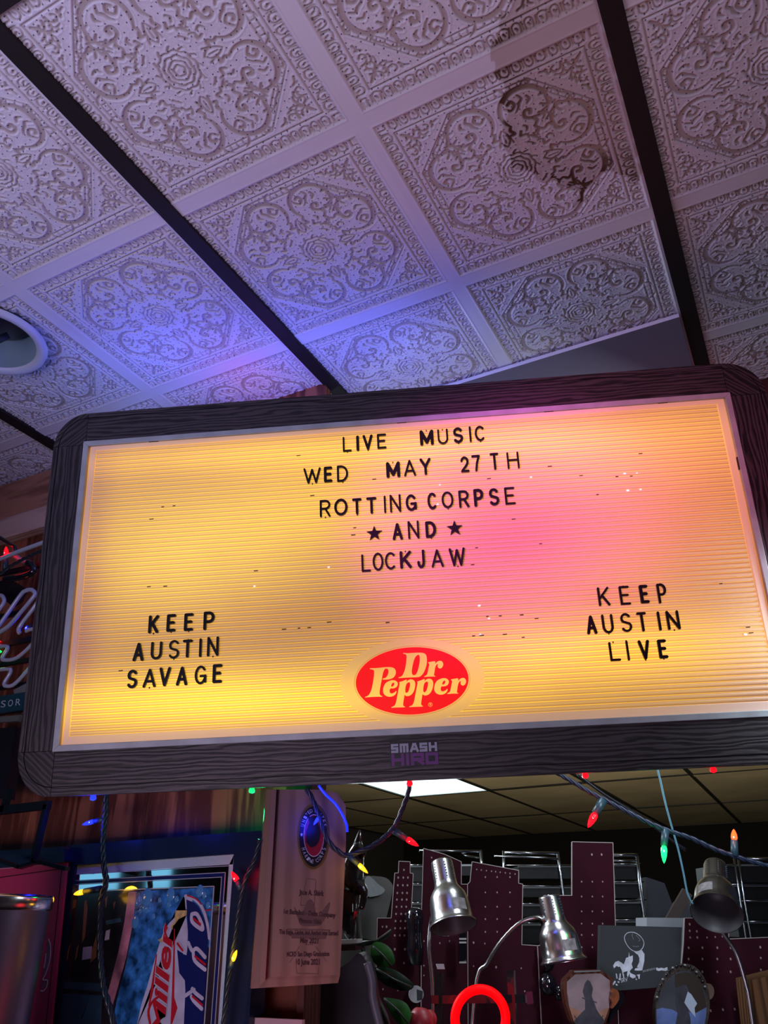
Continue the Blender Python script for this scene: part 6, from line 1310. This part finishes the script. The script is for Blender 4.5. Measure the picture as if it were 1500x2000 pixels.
# 4: across the kitchen opening
f4 = lambda x, y: PL(31, 4.9).p(x, y)
s4 = thing('string_light', 'dark light string sloping across the kitchen opening, red, green and orange bulbs', 'string light', f4(1300, 1620), 'coloured light strings')
twist([f4(x, y) for x, y in ((1080, 1505), (1110, 1522), (1150, 1546), (1185, 1564), (1230, 1588), (1270, 1608), (1310, 1624), (1350, 1637), (1400, 1660), (1440, 1674), (1480, 1686), (1540, 1702))], pxr(4.2, f4(1300, 1620)), turns=6, m_=M_CORDB, parent=s4)
bulb(s4, (1178, 1562), (1163, 1589), (1148, 1617), 'red', f4, 7.5, .04)
bulb(s4, (1300, 1620), (1297, 1652), (1297, 1687), 'green', f4, 6.5, .05)
bulb(s4, (1435, 1672), (1434, 1641), (1433, 1619), 'orange', f4, 6.5, .02)
q = [PL(31, 5.4).p(x, y) for x, y in sm([(1128, 1512), (1180, 1551), (1250, 1595), (1310, 1640), (1340, 1660)], 4)]
b_ = MB(); b_.tube(q, .010, 6); tag(b_.build('black_cable', M_IRON), 'thin black cable behind the sloping light string', 'cable')
q = [PL(31, 4.7 + .83 * max(0, min(1, (y - 1500) / 265))).p(x, y) for x, y in sm([(1283, 1498), (1290, 1525), (1300, 1570), (1313, 1618), (1325, 1660), (1335, 1705), (1343, 1745), (1353, 1765)], 5)]
b_ = MB(); b_.tube(q, pxr(1.9, q[0]), 6); tag(b_.build('blue_cable', mat('pale_blue_cable', (.20, .48, .66), .4, emis=(.1, .35, .5), es=.12)), 'thin pale blue cable hanging to the right lamp', 'cable')
# 5: string behind the neon sign at the left
f5 = lambda x, y: PL(0, 2.78).p(x, y)
s5 = thing('string_light', 'light string over the unlit neon sign, red and blue bulbs', 'string light', f5(12, 1115), 'coloured light strings')
twist([f5(x, y) for x, y in ((-20, 1135), (5, 1118), (20, 1106), (45, 1092), (66, 1082), (90, 1072))], pxr(3.0, f5(20, 1100)), parent=s5)
bulb(s5, (10, 1112), (12, 1086), (12, 1067), 'red', lambda x, y: PL(0, 2.86).p(x, y), 4.6, .03)
bulb(s5, (60, 1224), (57, 1226), (48, 1228), 'blue', lambda x, y: PL(0, 2.97).p(x, y), 5, .015)
bulb(s5, (-10, 1252), (-8, 1253), (5, 1256), 'red', lambda x, y: PL(0, 2.97).p(x, y), 4, .02)
bulb(s5, (-10, 1272), (-8, 1272), (4, 1273), 'green', lambda x, y: PL(0, 2.97).p(x, y), 4, .02)
# 6: bulbs laid along the top of the sign; they colour the ceiling
s6 = thing('string_light', 'light string laid along the top of the lit sign, hidden bulbs colouring the ceiling', 'string light', tuple(SG(.6, oT, -.2)), 'coloured light strings')
twist([SG(sx, oT - .012, -.26) for sx in (0.1, .5, .9, 1.3, 1.7, 2.2, 2.6)], .012, parent=s6)
def topbulb(sx, col, power, dz=.045):
    p = SG(sx, oT - dz, -.24); pq = (p[0] + .05, p[1], p[2])
    z = Vector(SE); MB().tube([p, p + SE * .05], .012, 8).build('socket', M_SOCK, parent=s6)
    MB().lathe([(.008, 0), (.015, .02), (.012, .05), (0, .085)], Matrix(((SD[0], SN[0], SE[0], p[0] + SE[0] * .05), (SD[1], SN[1], SE[1], p[1] + SE[1] * .05), (SD[2], SN[2], SE[2], p[2]), (0, 0, 0, 1))), 9, smooth=False).build('bulb', BM[col], parent=s6)
    light('POINT', col + '_bulb_light', (p[0], p[1] + .02, p[2] + .06), power, COL[col][0] if col != 'blue' else (.08, .12, 1), shadow_soft_size=.02)
topbulb(.28, 'blue', .75); topbulb(.92, 'blue', .62); topbulb(-.02, 'blue', .22); topbulb(1.45, 'blue', .50)
for P_, c_, pw, lc in (((-2.42, 2.98, 2.56), 'red', .10, (1, .12, .30)), ((-1.35, 3.25, 2.50), 'blue', .10, (.2, .22, 1)), ((-3.1, 2.85, 2.3), 'green', .10, (.10, .55, .75))):
    MB().tube([(P_[0], P_[1], P_[2] - .12), P_], .016, 8).build('socket', M_SOCK, parent=s6)
    MB().lathe([(.010, 0), (.015, .02), (.012, .05), (0, .07)], Matrix.Translation(P_), 9, smooth=False).build('bulb', BM[c_], parent=s6)
    light('POINT', c_ + '_bulb_light', (P_[0], P_[1] - .04, P_[2] + .03), pw, lc, shadow_soft_size=.03)

# small glowing shapes added as the bulb reflections in the sign's glossy underside
s7 = thing('string_light', 'tiny glowing spots added under the lit sign as reflections of bulbs', 'string light', tuple(SG(1.5, oB + .02, -.15)), 'coloured light strings')
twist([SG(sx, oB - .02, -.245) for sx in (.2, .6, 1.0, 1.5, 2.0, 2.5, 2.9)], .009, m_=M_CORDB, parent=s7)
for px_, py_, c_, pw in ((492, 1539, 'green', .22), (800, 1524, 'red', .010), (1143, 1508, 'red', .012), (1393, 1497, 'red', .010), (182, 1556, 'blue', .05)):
    sx = sg(px_, py_)[0]
    for _ in range(6):
        sx += (px_ - proj(SG(sx, oB + .008, -.10))[0]) / 470
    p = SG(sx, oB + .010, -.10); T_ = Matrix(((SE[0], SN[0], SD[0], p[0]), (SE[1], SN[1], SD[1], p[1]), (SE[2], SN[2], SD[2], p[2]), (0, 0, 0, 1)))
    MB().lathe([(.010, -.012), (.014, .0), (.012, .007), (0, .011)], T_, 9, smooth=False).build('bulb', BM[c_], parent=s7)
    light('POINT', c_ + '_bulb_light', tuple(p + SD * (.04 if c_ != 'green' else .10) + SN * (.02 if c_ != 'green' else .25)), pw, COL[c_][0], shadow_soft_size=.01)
light('POINT', 'red_sign_below_light', tuple(PQ.p(600, 2030, .35)), .12, (1, .03, .03), shadow_soft_size=.05)
